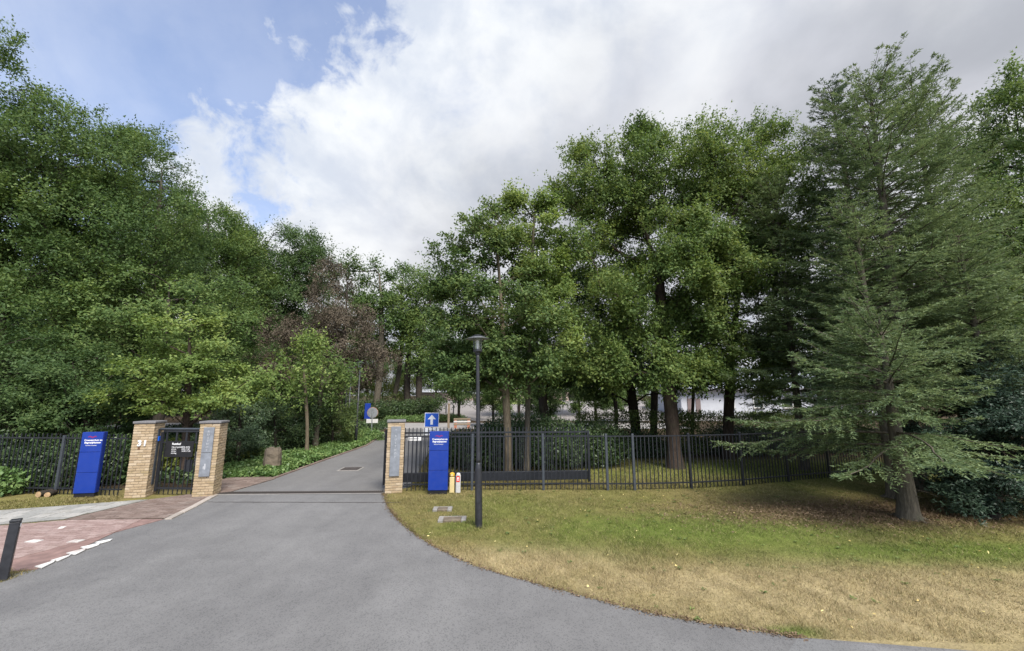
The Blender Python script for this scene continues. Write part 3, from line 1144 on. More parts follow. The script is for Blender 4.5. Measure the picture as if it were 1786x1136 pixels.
ys = np.unique(np.concatenate([np.arange(-12, 34, 2.0), np.arange(34, 76, 1.0), [90, 120, 200, 400, 900], [-60, -30]]))
xs = np.array([-900, -400, -150, -60, -30, -20, -12, -6, 0, 6, 12, 20, 30, 60, 150, 400, 900.0])
mb = MB()
for y in ys:
    for x in xs:
        mb.v.append((x, y, height(y)))
nx = len(xs)
for j in range(len(ys) - 1):
    for i in range(nx - 1):
        a = j * nx + i
        mb.f.append((a, a + 1, a + nx + 1, a + nx))
mb.build('ground', M['ground'], kind='structure')


def chaikin(pts, k=2):
    for _ in range(k):
        q = [pts[0]]
        for a, b in zip(pts[:-1], pts[1:]):
            q += [(a[0] * .75 + b[0] * .25, a[1] * .75 + b[1] * .25), (a[0] * .25 + b[0] * .75, a[1] * .25 + b[1] * .75)]
        q.append(pts[-1])
        pts = q
    return pts


GATE_L, GATE_R = G(374, 863), G(668, 861)
EDGE_R = chaikin([GATE_R] + [G(*p) for p in ((677, 888), (690, 904), (716, 928), (760, 957), (830, 990), (950, 1023), (1100, 1063), (1250, 1092), (1395, 1113))])
EDGE_L = [GATE_L] + [G(*p) for p in ((334, 884), (290, 905), (200, 930), (65, 994))]
v0, v1 = EDGE_L[-1], EDGE_L[-2]
ext = (v0[0] + (v0[0] - G(200, 930)[0]) * 0.4 - 3.2, v0[1] - 2.6)
rngr = random.Random(4)
er = []
for i, p in enumerate(EDGE_R):
    er.append(p)
    if i + 1 < len(EDGE_R):
        q = EDGE_R[i + 1]
        for k in (1, 2, 3):
            s = k / 4
            er.append((p[0] + (q[0] - p[0]) * s + rngr.gauss(0, 0.012), p[1] + (q[1] - p[1]) * s + rngr.gauss(0, 0.012)))
EDGE_RR = er
road_poly = EDGE_L[::-1] + EDGE_RR + [(5.2, G(1600, 1136)[1] - 0.1), (60, G(1600, 1136)[1] - 0.6), (60, -9), (-60, -9), (-60, 3.2), (-12, 3.6), ext]
mb = MB()
from mathutils.geometry import tessellate_polygon
tri = tessellate_polygon([[Vector((x, y, 0)) for x, y in road_poly]])
mb.add([(x, y, 0.006) for x, y in road_poly], [tuple(t) for t in tri])
o = mb.build('road', M['asphalt'], kind='structure')
# the coarser carriageway across the mouth of the entrance
mp = [(-60, 2.3), (-2, 2.6), (1.2, 3.6), (2.4, 4.3), G(1392, 1114), G(1600, 1137), (60, G(1600, 1136)[1] - 0.65), (60, -8.9), (-60, -8.9)]
tri = tessellate_polygon([[Vector((x, y, 0)) for x, y in mp]])
MB().add([(x, y, 0.011) for x, y in mp], [tuple(t) for t in tri]).build('main_road', M['chip'], kind='structure')

# driveway inside the gate
DL = [(GATE_L[0], GATE_L[1]), G(478, 836), G(560, 806), G(640, 778), G(661, 764), G(640, 752), G(600, 750)]
DL[-2] = (G(662, 757)[0], G(662, 757)[1])
DL[-1] = (DL[-2][0] - 0.3, 38.0)
DR = [(GATE_R[0], GATE_R[1] + 0.0), G(716, 850), G(748, 790), G(790, 752), (G(790, 752)[0] - .3, 38.0)]
strip('driveway', DL, DR, M['asphalt2'], 0.010)
strip('side_road', [(-34, 32.5), (-34, 38.5)], [(14, 34.5), (14, 40.5)], M['farroad'], 0.016)
strip('plaza', [(-3.5, 40.5), (-9, 50), (-16, 78)], [(24, 40.5), (34, 78)], M['farpave'], 0.02)
strip('far_lawn', [(-4.5, 62), (-5, 74)], [(8, 62), (8.5, 74)], mat_plain('mown_lawn', (0.16, 0.20, 0.045), 0.9, var=0.2, scale=1.0), 0.03)


# paving of individually laid pieces -----------------------------------------
def clip_poly(poly, clip):
    out = poly
    for i in range(len(clip)):
        a, b = clip[i], clip[(i + 1) % len(clip)]
        inp, out = out, []
        if not inp:
            break
        def inside(p):
            return (b[0] - a[0]) * (p[1] - a[1]) - (b[1] - a[1]) * (p[0] - a[0]) >= 0
        for k in range(len(inp)):
            p, q = inp[k], inp[(k + 1) % len(inp)]
            ip, iq = inside(p), inside(q)
            if ip != iq:
                d1 = (b[0] - a[0]) * (p[1] - a[1]) - (b[1] - a[1]) * (p[0] - a[0])
                d2 = (b[0] - a[0]) * (q[1] - a[1]) - (b[1] - a[1]) * (q[0] - a[0])
                s = d1 / (d1 - d2)
                x = (p[0] + (q[0] - p[0]) * s, p[1] + (q[1] - p[1]) * s)
                out.append(x)
            if iq:
                out.append(q)
    return out


def ccw(p):
    a = sum(p[i][0] * p[(i + 1) % len(p)][1] - p[(i + 1) % len(p)][0] * p[i][1] for i in range(len(p)))
    return p if a > 0 else p[::-1]


def area2(p):
    return abs(sum(p[i][0] * p[(i + 1) % len(p)][1] - p[(i + 1) % len(p)][0] * p[i][1] for i in range(len(p)))) / 2


def pave(name, poly, piece, pw, pd, ang, mat, joint_mat, z, bond=True, gap=0.008, seed=1, limit=300):
    poly = ccw(poly)
    bed = MB().prism(poly, -0.05, z - 0.006).build(name, joint_mat, kind='structure')
    rnd = random.Random(seed)
    ca, sa = math.cos(ang), math.sin(ang)
    loc = [(x * ca + y * sa, -x * sa + y * ca) for x, y in poly]
    x0, x1 = min(p[0] for p in loc), max(p[0] for p in loc)
    y0, y1 = min(p[1] for p in loc), max(p[1] for p in loc)
    pcs = []
    j = 0
    y = y0
    while y < y1:
        x = x0 - (pw / 2 if bond and j % 2 else 0)
        while x < x1:
            r = [(x + gap / 2, y + gap / 2), (x + pw - gap / 2, y + gap / 2), (x + pw - gap / 2, y + pd - gap / 2), (x + gap / 2, y + pd - gap / 2)]
            c = clip_poly(r, loc)
            if len(c) >= 3 and area2(c) > 0.08 * pw * pd:
                pcs.append([(u * ca - v * sa, u * sa + v * ca) for u, v in c])
            x += pw
        y += pd
        j += 1
    def cen(p):
        return (sum(q[0] for q in p) / len(p), sum(q[1] for q in p) / len(p))
    pcs.sort(key=lambda p: cen(p)[0] ** 2 + cen(p)[1] ** 2 if cen(p)[0] > cen(p)[1] * -1.33 else 1e6)
    rest = MB()
    for i, p in enumerate(pcs):
        c = cen(p)
        t = z + rnd.gauss(0, 0.0012)
        tl = [rnd.gauss(0, 0.004) for _ in range(2)]
        n = len(p)
        vs = [(x - c[0], y - c[1], -0.04) for x, y in p] + [(x - c[0], y - c[1], (x - c[0]) * tl[0] + (y - c[1]) * tl[1]) for x, y in p]
        fs = [tuple(range(n, 2 * n))] + [(k, (k + 1) % n, n + (k + 1) % n, n + k) for k in range(n)]
        if i < limit:
            o = MB().add(vs, fs).build(piece, mat, bed)
            o.location = (c[0], c[1], t)
        else:
            rest.add([(a + c[0], b + c[1], d + t) for a, b, d in vs], fs)
    if rest.v:
        rest.build(piece, mat, bed, kind='stuff')
    return bed


pA, pB, pC = G(285, 907), G(65, 994), G(-60, 1003)
cyc = [G(-70, 925), G(118, 909), G(285, 907), G(200, 930), G(65, 994), G(-70, 1006)]
pave('cycle_path', cyc, 'paving_brick', 0.21, 0.105, -0.12, M['redbrick'], M['redjoint'], 0.022, seed=3)
brown = [G(115, 908), G(262, 873), G(330, 864), G(373, 865), G(338, 884), G(288, 905.5)]
pave('brick_apron', brown, 'paving_brick', 0.20, 0.10, 0.25, M['brownbrick'], M['brownjoint'], 0.026, seed=4)
grey = [G(-70, 922.5), G(-70, 897), G(190, 878), G(258, 873), G(112, 907)]
pave('footpath', grey, 'paving_tile', 0.30, 0.30, 0.08, M['greytile'], M['greyjoint'], 0.024, seed=5)
# brick gutter along the planted border inside the gate
gut_r = [(p[0] + 0.02, p[1]) for p in DL[:4]]
gl = [G(382, 861), G(384, 835.5), G(440, 829.5), G(478, 830)]
gut = [GATE_L, G(478, 836), G(470, 831.5), G(384, 836), G(381, 861)]
pave('brick_gutter', [G(384, 861.5), G(400, 860), G(480, 836.5), G(466, 831), G(386, 836)], 'paving_brick', 0.20, 0.10, 0.5, M['brownbrick'], M['brownjoint'], 0.03, seed=6)
# edging stones between the apron and the road
ke = [G(288, 907.5), G(332, 886), G(356, 873), G(372, 864.6)]
kerb = empty('edging_kerb', (0, 0, 0))
kerb['kind'] = 'structure'
for a, b in zip(ke[:-1], ke[1:]):
    ln = math.hypot(b[0] - a[0], b[1] - a[1])
    n = max(1, round(ln / 0.5))
    ang = math.atan2(b[1] - a[1], b[0] - a[0])
    for i in range(n):
        s = (i + 0.5) / n
        o = MB().bbox((0, 0, 0), (ln / n - 0.008, 0.13, 0.12), 0.01).build('kerb_stone', M['kerb'], kerb)
        o.location = (a[0] + (b[0] - a[0]) * s + 0.05, a[1] + (b[1] - a[1]) * s, -0.025)
        o.rotation_euler = (0, 0, ang)
# gutter edge stones along the driveway
ge = empty('driveway_edging', (0, 0, 0))
ge['kind'] = 'structure'
pts = DL[1:5]
for a, b in zip(pts[:-1], pts[1:]):
    ln = math.hypot(b[0] - a[0], b[1] - a[1])
    n = max(1, round(ln / 0.42))
    ang = math.atan2(b[1] - a[1], b[0] - a[0])
    for i in range(n):
        s = (i + 0.5) / n
        o = MB().bbox((0, 0, 0), (ln / n - 0.01, 0.10, 0.10), 0.008).build('edging_brick', M['brownbrick'], ge)
        o.location = (a[0] + (b[0] - a[0]) * s - 0.03, a[1] + (b[1] - a[1]) * s, 0.0)
        o.rotation_euler = (0, 0, ang)

# white road markings on the red cycle path
marks = empty('road_markings', (0, 0, 0))
marks['kind'] = 'structure'
for q in ([(60, 991), (98, 979.5), (93, 983.5), (72, 994)], [(88, 980.3), (124, 969.5), (120, 973), (101, 981.5)], [(115, 967.5), (150, 958.5), (148, 962), (131, 970.5)], [(140, 957), (175, 949.5), (172, 953), (152, 960)], [(166, 948.3), (196, 942.5), (192, 945.5), (174, 950.5)],
          [(41, 948.5), (58, 944), (76, 944.5), (62, 949)], [(115, 948.8), (130, 944.2), (148, 944), (135, 948.6)], [(100, 924.5), (106, 921), (116, 920.6), (109, 924)]):
    P = ccw([G(*p) for p in q])
    MB().prism(P, 0.015, 0.0268).build('white_marking', M['white_paint'], marks)

# drainage channel across the gateway
ch = empty('drain_channel', (0, 0, 0), 0, 'narrow slotted drain channel across the drive between the brick gate pillars', 'drain')
a, b = Vector((*G(376, 861.5), 0)), Vector((*G(667, 859.3), 0))
d = b - a
ang = math.atan2(d.y, d.x)
ch.location = a
ch.rotation_euler = (0, 0, ang)
MB().box((d.length / 2, 0, -0.03), (d.length, 0.24, 0.082)).build('channel_bed', M['iron'], ch)
for s in (-1, 1):
    MB().box((d.length / 2, s * 0.135, -0.02), (d.length, 0.028, 0.076)).build('channel_rim', M['concrete'], ch)
n = int(d.length / 0.05)
bar = MB().box((0, 0, 0), (0.022, 0.23, 0.02)).mesh('grate_bar')
for i in range(n):
    o = link_mesh('grate_bar', bar, M['iron'], ch)
    o.location = ((i + 0.5) * d.length / n, 0, 0.019)
# old joint in the asphalt in front of the gate
a, b = G(362, 876.5), G(700, 877.5)
jn = MB()
N = 40
rj = random.Random(8)
for i in range(N):
    p = (a[0] + (b[0] - a[0]) * i / N, a[1] + (b[1] - a[1]) * i / N + rj.gauss(0, .008))
    q = (a[0] + (b[0] - a[0]) * (i + 1) / N, a[1] + (b[1] - a[1]) * (i + 1) / N + rj.gauss(0, .008))
    w = 0.012 + rj.random() * 0.012
    jn.add([(p[0], p[1] - w, 0.0105), (q[0], q[1] - w, 0.0105), (q[0], q[1] + w, 0.0105), (p[0], p[1] + w, 0.0105)], [(0, 1, 2, 3)])
jn.build('asphalt_joint', M['iron'], o.parent and None, kind='structure')
# manhole in the driveway
x, y = G(612, 819)
mh = empty('manhole_cover', (x, y, 0.012), 0.05, 'dark square iron manhole cover set in the asphalt drive beyond the gate', 'manhole cover')
MB().bbox((0, 0, 0.0), (0.72, 0.72, 0.02), 0.004).build('frame', M['concrete'], mh)
MB().bbox((0, 0, 0.006), (0.60, 0.60, 0.02), 0.004).build('lid', M['iron'], mh)
for i in range(5):
    MB().box((0, -0.2 + i * 0.1, 0.018), (0.5, 0.02, 0.006)).build('rib', M['iron'], mh)
for (px, py), w, dd, lab in (((772, 890), 0.42, 0.26, 'smaller concrete cover plate in the lawn nearer the blue sign'), ((789, 908), 0.56, 0.30, 'larger concrete cover plate in the lawn close to the lamp post foot')):
    x, y = G(px, py)
    mh = empty('cover_plate', (x, y, 0.0), 0.06, lab, 'cover plate', 'concrete cover plates in the lawn')
    for s in (-1, 1):
        MB().bbox((s * (w / 2 - 0.05), 0, 0.02), (0.10, dd, 0.06), 0.01).build('concrete_end', M['concrete'], mh)
    MB().bbox((0, 0, 0.016), (w - 0.21, dd - 0.03, 0.05), 0.006).build('lid', M['boulder'], mh)
    MB().bbox((0, dd / 2 + 0.02, 0.012), (w, 0.05, 0.05), 0.01).build('concrete_edge', M['concrete'], mh)


# ------------------------------------------------------------------ buildings far behind
def window(parent, x, y, z, w, h, frame_mat, depth=0.08, face=-1):
    fr = MB()
    t = 0.09
    for sx in (-1, 1):
        fr.box((x + sx * (w / 2 - t / 2), y, z), (t, depth, h))
    for sz in (-1, 1):
        fr.box((x, y, z + sz * (h / 2 - t / 2)), (w - 2 * t, depth, t))
    fo = fr.build('window', frame_mat, parent)
    MB().box((x, y + 0.02, z), (w - 2 * t, 0.02, h - 2 * t)).build('pane', M['window'], fo)
    MB().box((x, y - 0.05, z - h / 2 - 0.04), (w + 0.1, 0.14, 0.07)).build('sill', M['concrete'], fo)


gz = 1.6
bx, by = 2.0, 80.0
b_ = empty('brick_hall', (0, by, gz), 0, 'low pinkish brick hall with flat roof behind the far lawn', 'building')
MB().box((3.3, 6, 1.9), (11.0, 12, 3.8)).build('wall', M['farbrick'], b_)
MB().box((3.3, 5.9, 3.95), (11.5, 12.5, 0.3)).build('roof', M['roof_edge'], b_)
MB().box((14.5, 9, 2.6), (11.0, 10, 5.2)).build('wall', M['farbrick'], b_)
MB().box((14.5, 9, 5.36), (11.4, 10.4, 0.3)).build('roof', M['roof_edge'], b_)
for wx in (-0.5, 4.6, 7.0):
    window(b_, wx, -0.02, 1.35, 1.3, 1.6, M['joinery'])
cn = empty('entrance_canopy', (0, 72, gz), 0, 'long flat canopy with white fascia on brick posts beside the hall', 'canopy')
MB().box((15.0, 2.2, 2.05), (12.6, 4.4, 0.5)).build('fascia', M['fascia'], cn)
MB().box((15.0, 2.2, 2.33), (12.0, 4.0, 0.05)).build('roof', M['roof'], cn)
for cx in (9.4, 12.2, 15.0, 17.8, 20.6):
    MB().box((cx, 0.5, 0.9), (0.45, 0.45, 1.8)).build('post', M['farbrick'], cn)
MB().box((15.0, 4.2, 0.9), (12.0, 0.3, 1.8)).build('back_wall', M['soffit'], cn)
gw = empty('garden_wall', (0, 76, gz), 0, 'low pale brick garden wall across the far paved square', 'wall')
MB().box((-12.5, 0, 0.7), (9, 0.35, 1.4)).build('brickwork', M['farbrick'], gw)
MB().box((-12.5, 0, 1.44), (9.2, 0.5, 0.08)).build('coping', M['concrete'], gw)
MB().box((-5.8, 0.5, 0.55), (4.2, 0.35, 1.1)).build('brickwork', M['farbrick'], gw)
MB().box((-5.8, 0.5, 1.14), (4.4, 0.5, 0.08)).build('coping', M['concrete'], gw)

hz_ = height(46)
hs = empty('white_house', (0, 46, hz_), 0, 'long white rendered house with pale metal roof glimpsed between the trunks', 'house')
x0, x1 = 18.3, 40.0
mid = (x0 + x1) / 2
MB().box((mid, 5, 1.45), (x1 - x0, 10, 2.9)).build('wall', M['render'], hs)
rf = MB().add([(x0 - 0.5, -0.7, 2.9), (x1 + 0.5, -0.7, 2.9), (x1 + 0.5, 10.7, 2.9), (x0 - 0.5, 10.7, 2.9), (x0 + 3.0, 5, 5.6), (x1 - 3.0, 5, 5.6)],
              [(0, 1, 5, 4), (2, 3, 4, 5), (1, 2, 5), (3, 0, 4), (3, 2, 1, 0)]).build('roof', M['roof'], hs)
MB().box((mid, -0.72, 2.84), (x1 - x0 + 1.1, 0.12, 0.16)).build('gutter', M['roof_edge'], hs)
for i, wx in enumerate((19.2, 20.1, 23.5, 26.6, 29.8, 33.0, 36.4)):
    if i < 2:
        d_ = MB().box((wx, -0.03, 1.0), (0.5, 0.1, 1.7)).build('shutter', M['joinery'], hs)
    else:
        window(hs, wx, -0.03, 1.45, 1.1, 1.25, M['fascia'])


# ------------------------------------------------------------------ brick gate pillars
def pillar(px, py, h, yaw, label, plaque=None, width=0.46):
    x, y = G(px, py)
    w = width
    back = Vector((-math.sin(yaw), math.cos(yaw), 0)) * (w / 2)
    root = empty('gate_pillar', (x + back.x, y + back.y, 0), yaw, label, 'pillar', 'yellow brick gate pillars')
    hh = h - 0.07
    MB().box((0, 0, hh / 2 - 0.02), (w - 0.024, w - 0.024, hh + 0.02)).build('mortar_core', M['mortar'], root)
    nc = int(round(hh / 0.0635))
    ch_ = hh / nc
    rnd = random.Random(int(px))
    bl = w / 2 - 0.055
    meshes = {}
    def bm(l, d):
        k = (round(l, 3), round(d, 3))
        if k not in meshes:
            meshes[k] = MB().bbox((0, 0, 0), (l, d, ch_ - 0.011), 0.004).mesh('brick')
        return meshes[k]
    th = 0.10
    for c in range(nc):
        z = (c + 0.5) * ch_
        for side in range(4):
            a = side * math.pi / 2
            L = w - th                                    # pinwheel: each side runs from one corner to the next side's head
            s0 = -w / 2 if c % 2 == 0 else -w / 2 + th
            lens = [0.5, 0.5] if c % 2 == 0 else [0.5, 0.5]
            u = s0
            for f in lens:
                l = L * f
                cu = u + l / 2
                pr = rnd.gauss(0, 0.0018)
                lx, ly = cu, -w / 2 + th / 2 - pr
                o = link_mesh('brick', bm(l - 0.009, th), M['ybrick'], root)
                o.location = (lx * math.cos(a) - ly * math.sin(a), lx * math.sin(a) + ly * math.cos(a), z)
                o.rotation_euler = (0, 0, a)
                u += l
    MB().bbox((0, 0, hh + 0.032), (w + 0.045, w + 0.045, 0.055), 0.008).build('cap', M['capstone'], root)
    return root


YAW = math.radians(12)
PL = pillar(234, 869, 1.86, YAW, 'yellow brick gate pillar with the white house number 31')
PMD = pillar(352, 868, 1.86, YAW, 'yellow brick gate pillar between footgate and drive, with two stacked grey plaques')
PR = pillar(686, 861, 1.86, math.radians(14), 'yellow brick gate pillar beside the sliding gate, with one long grey plaque', width=0.44)
# plaques
MB().bbox((0.0, -0.247, 1.39), (0.24, 0.035, 0.62), 0.004).build('plaque', M['slate'], PMD)
MB().bbox((0.0, -0.247, 0.785), (0.24, 0.035, 0.57), 0.004).build('plaque', M['slate'], PMD)
for i, c in enumerate('RUSTHOF'):
    letters(c, 0.072, M['slate_letter'], PMD, (0.0, -0.2665, 1.57 - i * 0.076), extrude=0.002)
MB().box((0.0, -0.2655, 0.74), (0.03, 0.003, 0.14)).box((-0.03, -0.2655, 0.72), (0.02, 0.003, 0.06)).build('carved_mark', M['slate_letter'], PMD)
MB().bbox((0.0, -0.237, 1.06), (0.25, 0.035, 1.26), 0.004).build('plaque', M['slate'], PR)
for i, c in enumerate('RUSTHOF'):
    letters(c, 0.075, M['slate_letter'], PR, (0.0, -0.2565, 1.42 - i * 0.088), extrude=0.002)
letters('V', 0.06, M['slate_letter'], PR, (0.0, -0.2565, 1.585), extrude=0.002)
# house number
for c, dx in (('3', -0.045), ('1', 0.075)):
    letters(c, 0.19, M['white'], PL, (dx, -0.242, 1.25), name='numeral', extrude=0.012, bold=0.006)
m_rust = mat_plain('rust_stain', (0.16, 0.08, 0.04), 0.9)
MB().bbox((-0.05, -0.2335, 1.185), (0.05, 0.006, 0.05), 0.002).build('rusty_bracket', m_rust, PL)
# letter slot plate and intercom on the inner side of the first pillar
MB().bbox((0.238, -0.02, 0.95), (0.02, 0.09, 1.35), 0.004).build('gate_stop', M['post_metal'], PL)
MB().bbox((0.255, -0.02, 1.40), (0.03, 0.07, 0.12), 0.004).build('bell_push', M['sign_blue'], PL)


# ------------------------------------------------------------------ footgate between the first two pillars
def barmesh(w, d, h):
    return MB().box((0, 0, h / 2), (w, d, h)).mesh('bar')


a = PL.matrix_basis @ Vector((0.27, 0.02, 0))
b = PMD.matrix_basis @ Vector((-0.245, 0.02, 0))
d = b - a
gl = d.length
FG = empty('footgate', (a.x, a.y, 0), math.atan2(d.y, d.x), 'narrow black iron footgate with a notice board between two brick pillars', 'gate')
MB().box((0.05, 0, 0.83), (0.06, 0.05, 1.46)).build('gate_frame', M['dark_metal'], FG)
MB().box((gl - 0.05, 0, 0.83), (0.05, 0.05, 1.46)).build('gate_frame', M['dark_metal'], FG)
for z, t in ((0.17, 0.045), (1.30, 0.035), (1.585, 0.045)):
    MB().box((gl / 2, 0, z), (gl - 0.14, 0.04, t)).build('rail', M['dark_metal'], FG)
MB().cyl((-0.03, 0.0, 1.64), (gl, 0, 1.64), 0.028, n=10).build('overhead_bar', M['post_metal'], FG)
MB().bbox((-0.06, -0.06, 1.62), (0.10, 0.05, 0.06), 0.008).build('hinge', M['dark_metal'], FG)
bm_ = barmesh(0.018, 0.018, 1.26)
n = 8
for i in range(n):
    o = link_mesh('bar', bm_, M['dark_metal'], FG)
    o.location = (0.08 + (i + 0.5) * (gl - 0.16) / n, 0, 0.035)
sb = barmesh(0.045, 0.02, 0.25)
for i in range(4):
    o = link_mesh('bar', sb, M['dark_metal'], FG)
    o.location = (0.17 + i * (gl - 0.34) / 3, 0, 1.31)
MB().bbox((gl * 0.52, 0.03, 0.72), (0.2, 0.03, 0.30), 0.004).build('lock_plate', M['dark_metal'], FG).location = (0.22, 0, 0.0)
nb_ = MB().bbox((gl * 0.5, -0.03, 1.14), (gl * 0.66, 0.02, 0.40), 0.004).build('notice_board', M['black'], FG)
letters('Rusthof', 0.075, M['white'], nb_, (gl * 0.5 - 0.20, -0.0415, 1.245), extrude=0.0008, align='LEFT', bold=0.002)
letters('Openingstijden\nzomer\nwinter\nzondag', 0.05, M['white'], nb_, (gl * 0.5 - 0.20, -0.0415, 1.175), extrude=0.0008, align='LEFT')
letters('8.00-20.00\n8.00-17.00\n10.00-17.00', 0.05, M['white'], nb_, (gl * 0.5 + 0.07, -0.0415, 1.175), extrude=0.0008, align='LEFT')
for s in (0,):
    MB().bbox((gl * 0.68, 0.3, 0.85), (0.07, 0.02, 0.36), 0.003).build('white_strip', M['fascia'], FG)


# ------------------------------------------------------------------ fences
def polyfence(name, label, pts, h, bottom, pick, post_extra=0.05, post_mats=None, skip_posts=(), rail2=None, pickh=None, z0=0.02, pw=0.02):
    root = empty(name, (pts[0][0], pts[0][1], 0), 0, label, 'fence')
    o0 = Vector((pts[0][0], pts[0][1], 0))
    ph = (pickh if pickh is not None else h) - z0
    pk = barmesh(pw, pw, ph)
    post = MB().bbox((0, 0, (h + post_extra) / 2), (0.065, 0.065, h + post_extra), 0.006).mesh('post')
    for i, p in enumerate(pts):
        if i in skip_posts:
            continue
        o = link_mesh('post', post.copy() if post_mats else post, post_mats[i] if post_mats else M['dark_metal'], root)
        o.location = Vector((p[0], p[1], 0)) - o0
        if i + 1 < len(pts):
            q = pts[i + 1]
            o.rotation_euler = (0, 0, math.atan2(q[1] - p[1], q[0] - p[0]))
    for p, q in zip(pts[:-1], pts[1:]):
        a, b = Vector((p[0], p[1], 0)) - o0, Vector((q[0], q[1], 0)) - o0
        dd = b - a
        L = dd.length
        ang = math.atan2(dd.y, dd.x)
        for z in [h - 0.015, bottom] + ([rail2] if rail2 else []):
            r = MB().box((L / 2, 0, 0), (L - 0.066, 0.042, 0.03)).build('rail', M['dark_metal'], root)
            r.location = (a.x, a.y, z)
            r.rotation_euler = (0, 0, ang)
        n = max(1, int(round(L / pick)))
        for i in range(1, n):
            o = link_mesh('picket', pk, M['dark_metal'], root)
            o.location = a + dd * (i / n) + Vector((0, 0, z0))
            o.rotation_euler = (0, 0, ang)
    return root


fp = [G(702, 857), G(823, 856), G(948, 855), G(1060, 855.5), G(1107, 855.5), G(1206, 853), G(1297, 848), G(1376, 840.5), G(1448, 834), G(1516, 828)]
dx, dy = fp[-1][0] - fp[-2][0], fp[-1][1] - fp[-2][1]
fp += [(fp[-1][0] + dx, fp[-1][1] + dy), (fp[-1][0] + 2 * dx, fp[-1][1] + 2 * dy), (fp[-1][0] + 3.2 * dx, fp[-1][1] + 3.2 * dy)]
fm = [M['dark_metal'], M['post_metal'], M['post_metal'], M['post_metal'], M['post_metal']] + [M['dark_metal']] * 8
polyfence('railing_fence', 'black railing fence along the right lawn with grey and black posts', fp, 1.42, 0.17, 0.118, post_mats=fm, skip_posts=(0,))
lp = [G(-90, 861), G(-20, 861.5), G(96, 863), G(212, 866)]
polyfence('railing_fence', 'dark railing fence behind the left blue sign, half grown through by shrubs', lp, 1.42, 0.16, 0.118, post_mats=[M['post_metal']] * 4, rail2=None, pickh=1.52, skip_posts=(3,))

# sliding gate parked behind the right fence
a, b = Vector((*G(668, 853.0), 0)), Vector((*G(1030, 846.5), 0))
d = b - a
SG = empty('sliding_gate', (a.x, a.y, 0), math.atan2(d.y, d.x), 'long black sliding gate pushed open behind the railing fence, heavy bottom beam', 'gate')
gl = d.length
MB().bbox((0.03, 0, 0.83), (0.09, 0.06, 1.46), 0.006).build('leading_post', M['black'], SG)
MB().bbox((gl - 0.03, 0, 0.80), (0.07, 0.06, 1.40), 0.006).build('end_post', M['dark_metal'], SG)
MB().bbox((gl / 2, 0, 0.29), (gl - 0.16, 0.10, 0.24), 0.008).build('bottom_beam', M['dark_metal'], SG)
MB().box((gl / 2, 0, 1.47), (gl - 0.13, 0.045, 0.045)).build('top_rail', M['dark_metal'], SG)
MB().box((gl / 2, 0, 1.36), (gl - 0.13, 0.035, 0.03)).build('upper_rail', M['dark_metal'], SG)
sbm = barmesh(0.022, 0.022, 1.20)
n = int(gl / 0.105)
for i in range(1, n):
    o = link_mesh('bar', sbm, M['dark_metal'], SG)
    o.location = (i * gl / n, 0, 0.41)
lpm = MB().bbox((0, 0, 0), (0.36, 0.012, 0.10), 0.003).build('label_plate', M['white'], SG)
lpm.location = (0.80, -0.04, 1.315)
MB().box((-0.02, -0.0075, 0.0), (0.26, 0.003, 0.02)).build('label_line', M['post_metal'], lpm)


# ------------------------------------------------------------------ blue pylon signs
def pylon(px, py, w, h, yaw, label):
    x, y = G(px, py)
    root = empty('pylon_sign', (x, y, 0), yaw, label, 'sign', 'blue pylon signs at the gate')
    MB().bbox((0, 0.08, 0.05), (w - 0.03, 0.12, 0.10), 0.004).build('plinth', M['black'], root)
    MB().bbox((0, 0.085, 0.1 + (h - 0.1) / 2), (w, 0.125, h - 0.1), 0.008).build('body', M['blue_side'], root)
    zs = [0.10, 0.10 + (h - 0.1) * 0.335, 0.10 + (h - 0.1) * 0.67, h]
    for z0, z1 in zip(zs[:-1], zs[1:]):
        MB().bbox((0, 0.016, (z0 + z1) / 2), (w - 0.006, 0.02, z1 - z0 - 0.008), 0.003).build('panel', M['blue'], root)
    letters('Crematorium en', 0.058, M['white'], root, (-0.175 * w / 0.5, 0.004, h - 0.215), align='LEFT', extrude=0.0008, bold=0.0016)
    letters('Begraafplaatsen', 0.058, M['white'], root, (-0.165 * w / 0.5, 0.004, h - 0.275), align='LEFT', extrude=0.0008, bold=0.0016)
    letters('Rusthof Leusden', 0.036, M['white'], root, (-0.13 * w / 0.5, 0.004, h - 0.335), align='LEFT', extrude=0.0008)
    em = MB()
    for i in range(9):
        u = i / 8
        em.box((-0.085 + u * 0.17, 0.0045, h - 0.118 + 0.012 * math.sin(u * 9)), (0.016, 0.002, 0.02 + 0.012 * math.sin(u * 3.14)))
    em.build('emblem', M['red_print'], root)
    return root


pylon(144, 868.5, 0.47, 1.58, math.radians(10), 'tall blue entrance sign standing on the grass strip left of the footgate')
pylon(763, 863, 0.50, 1.57, math.radians(3), 'tall blue entrance sign on the lawn between gate pillar and lamp post')

# ------------------------------------------------------------------ one-way traffic sign behind the gate
p = S(752, 733, 12.9)
TS = empty('traffic_sign', (p.x, 13.0, 0), math.radians(4), 'square blue one way sign with white upward arrow above the sliding gate', 'traffic sign')
MB().cyl((0, 0.04, -0.05), (0, 0.04, p.z + 0.18), 0.027, n=10).build('pole', M['galv'], TS)
MB().bbox((0, 0, p.z), (0.43, 0.012, 0.43), 0.004).build('rim', M['white'], TS)
pl = MB().bbox((0, -0.008, p.z), (0.395, 0.008, 0.395), 0.002).build('plate', M['sign_blue'], TS)
ar = MB()
zc = p.z
ar.add([(-0.125, -0.0135, zc + 0.02), (0.125, -0.0135, zc + 0.02), (0, -0.0135, zc + 0.155), (-0.125, -0.011, zc + 0.02), (0.125, -0.011, zc + 0.02), (0, -0.011, zc + 0.155)],
       [(0, 1, 2), (3, 5, 4), (0, 3, 4, 1), (1, 4, 5, 2), (2, 5, 3, 0)])
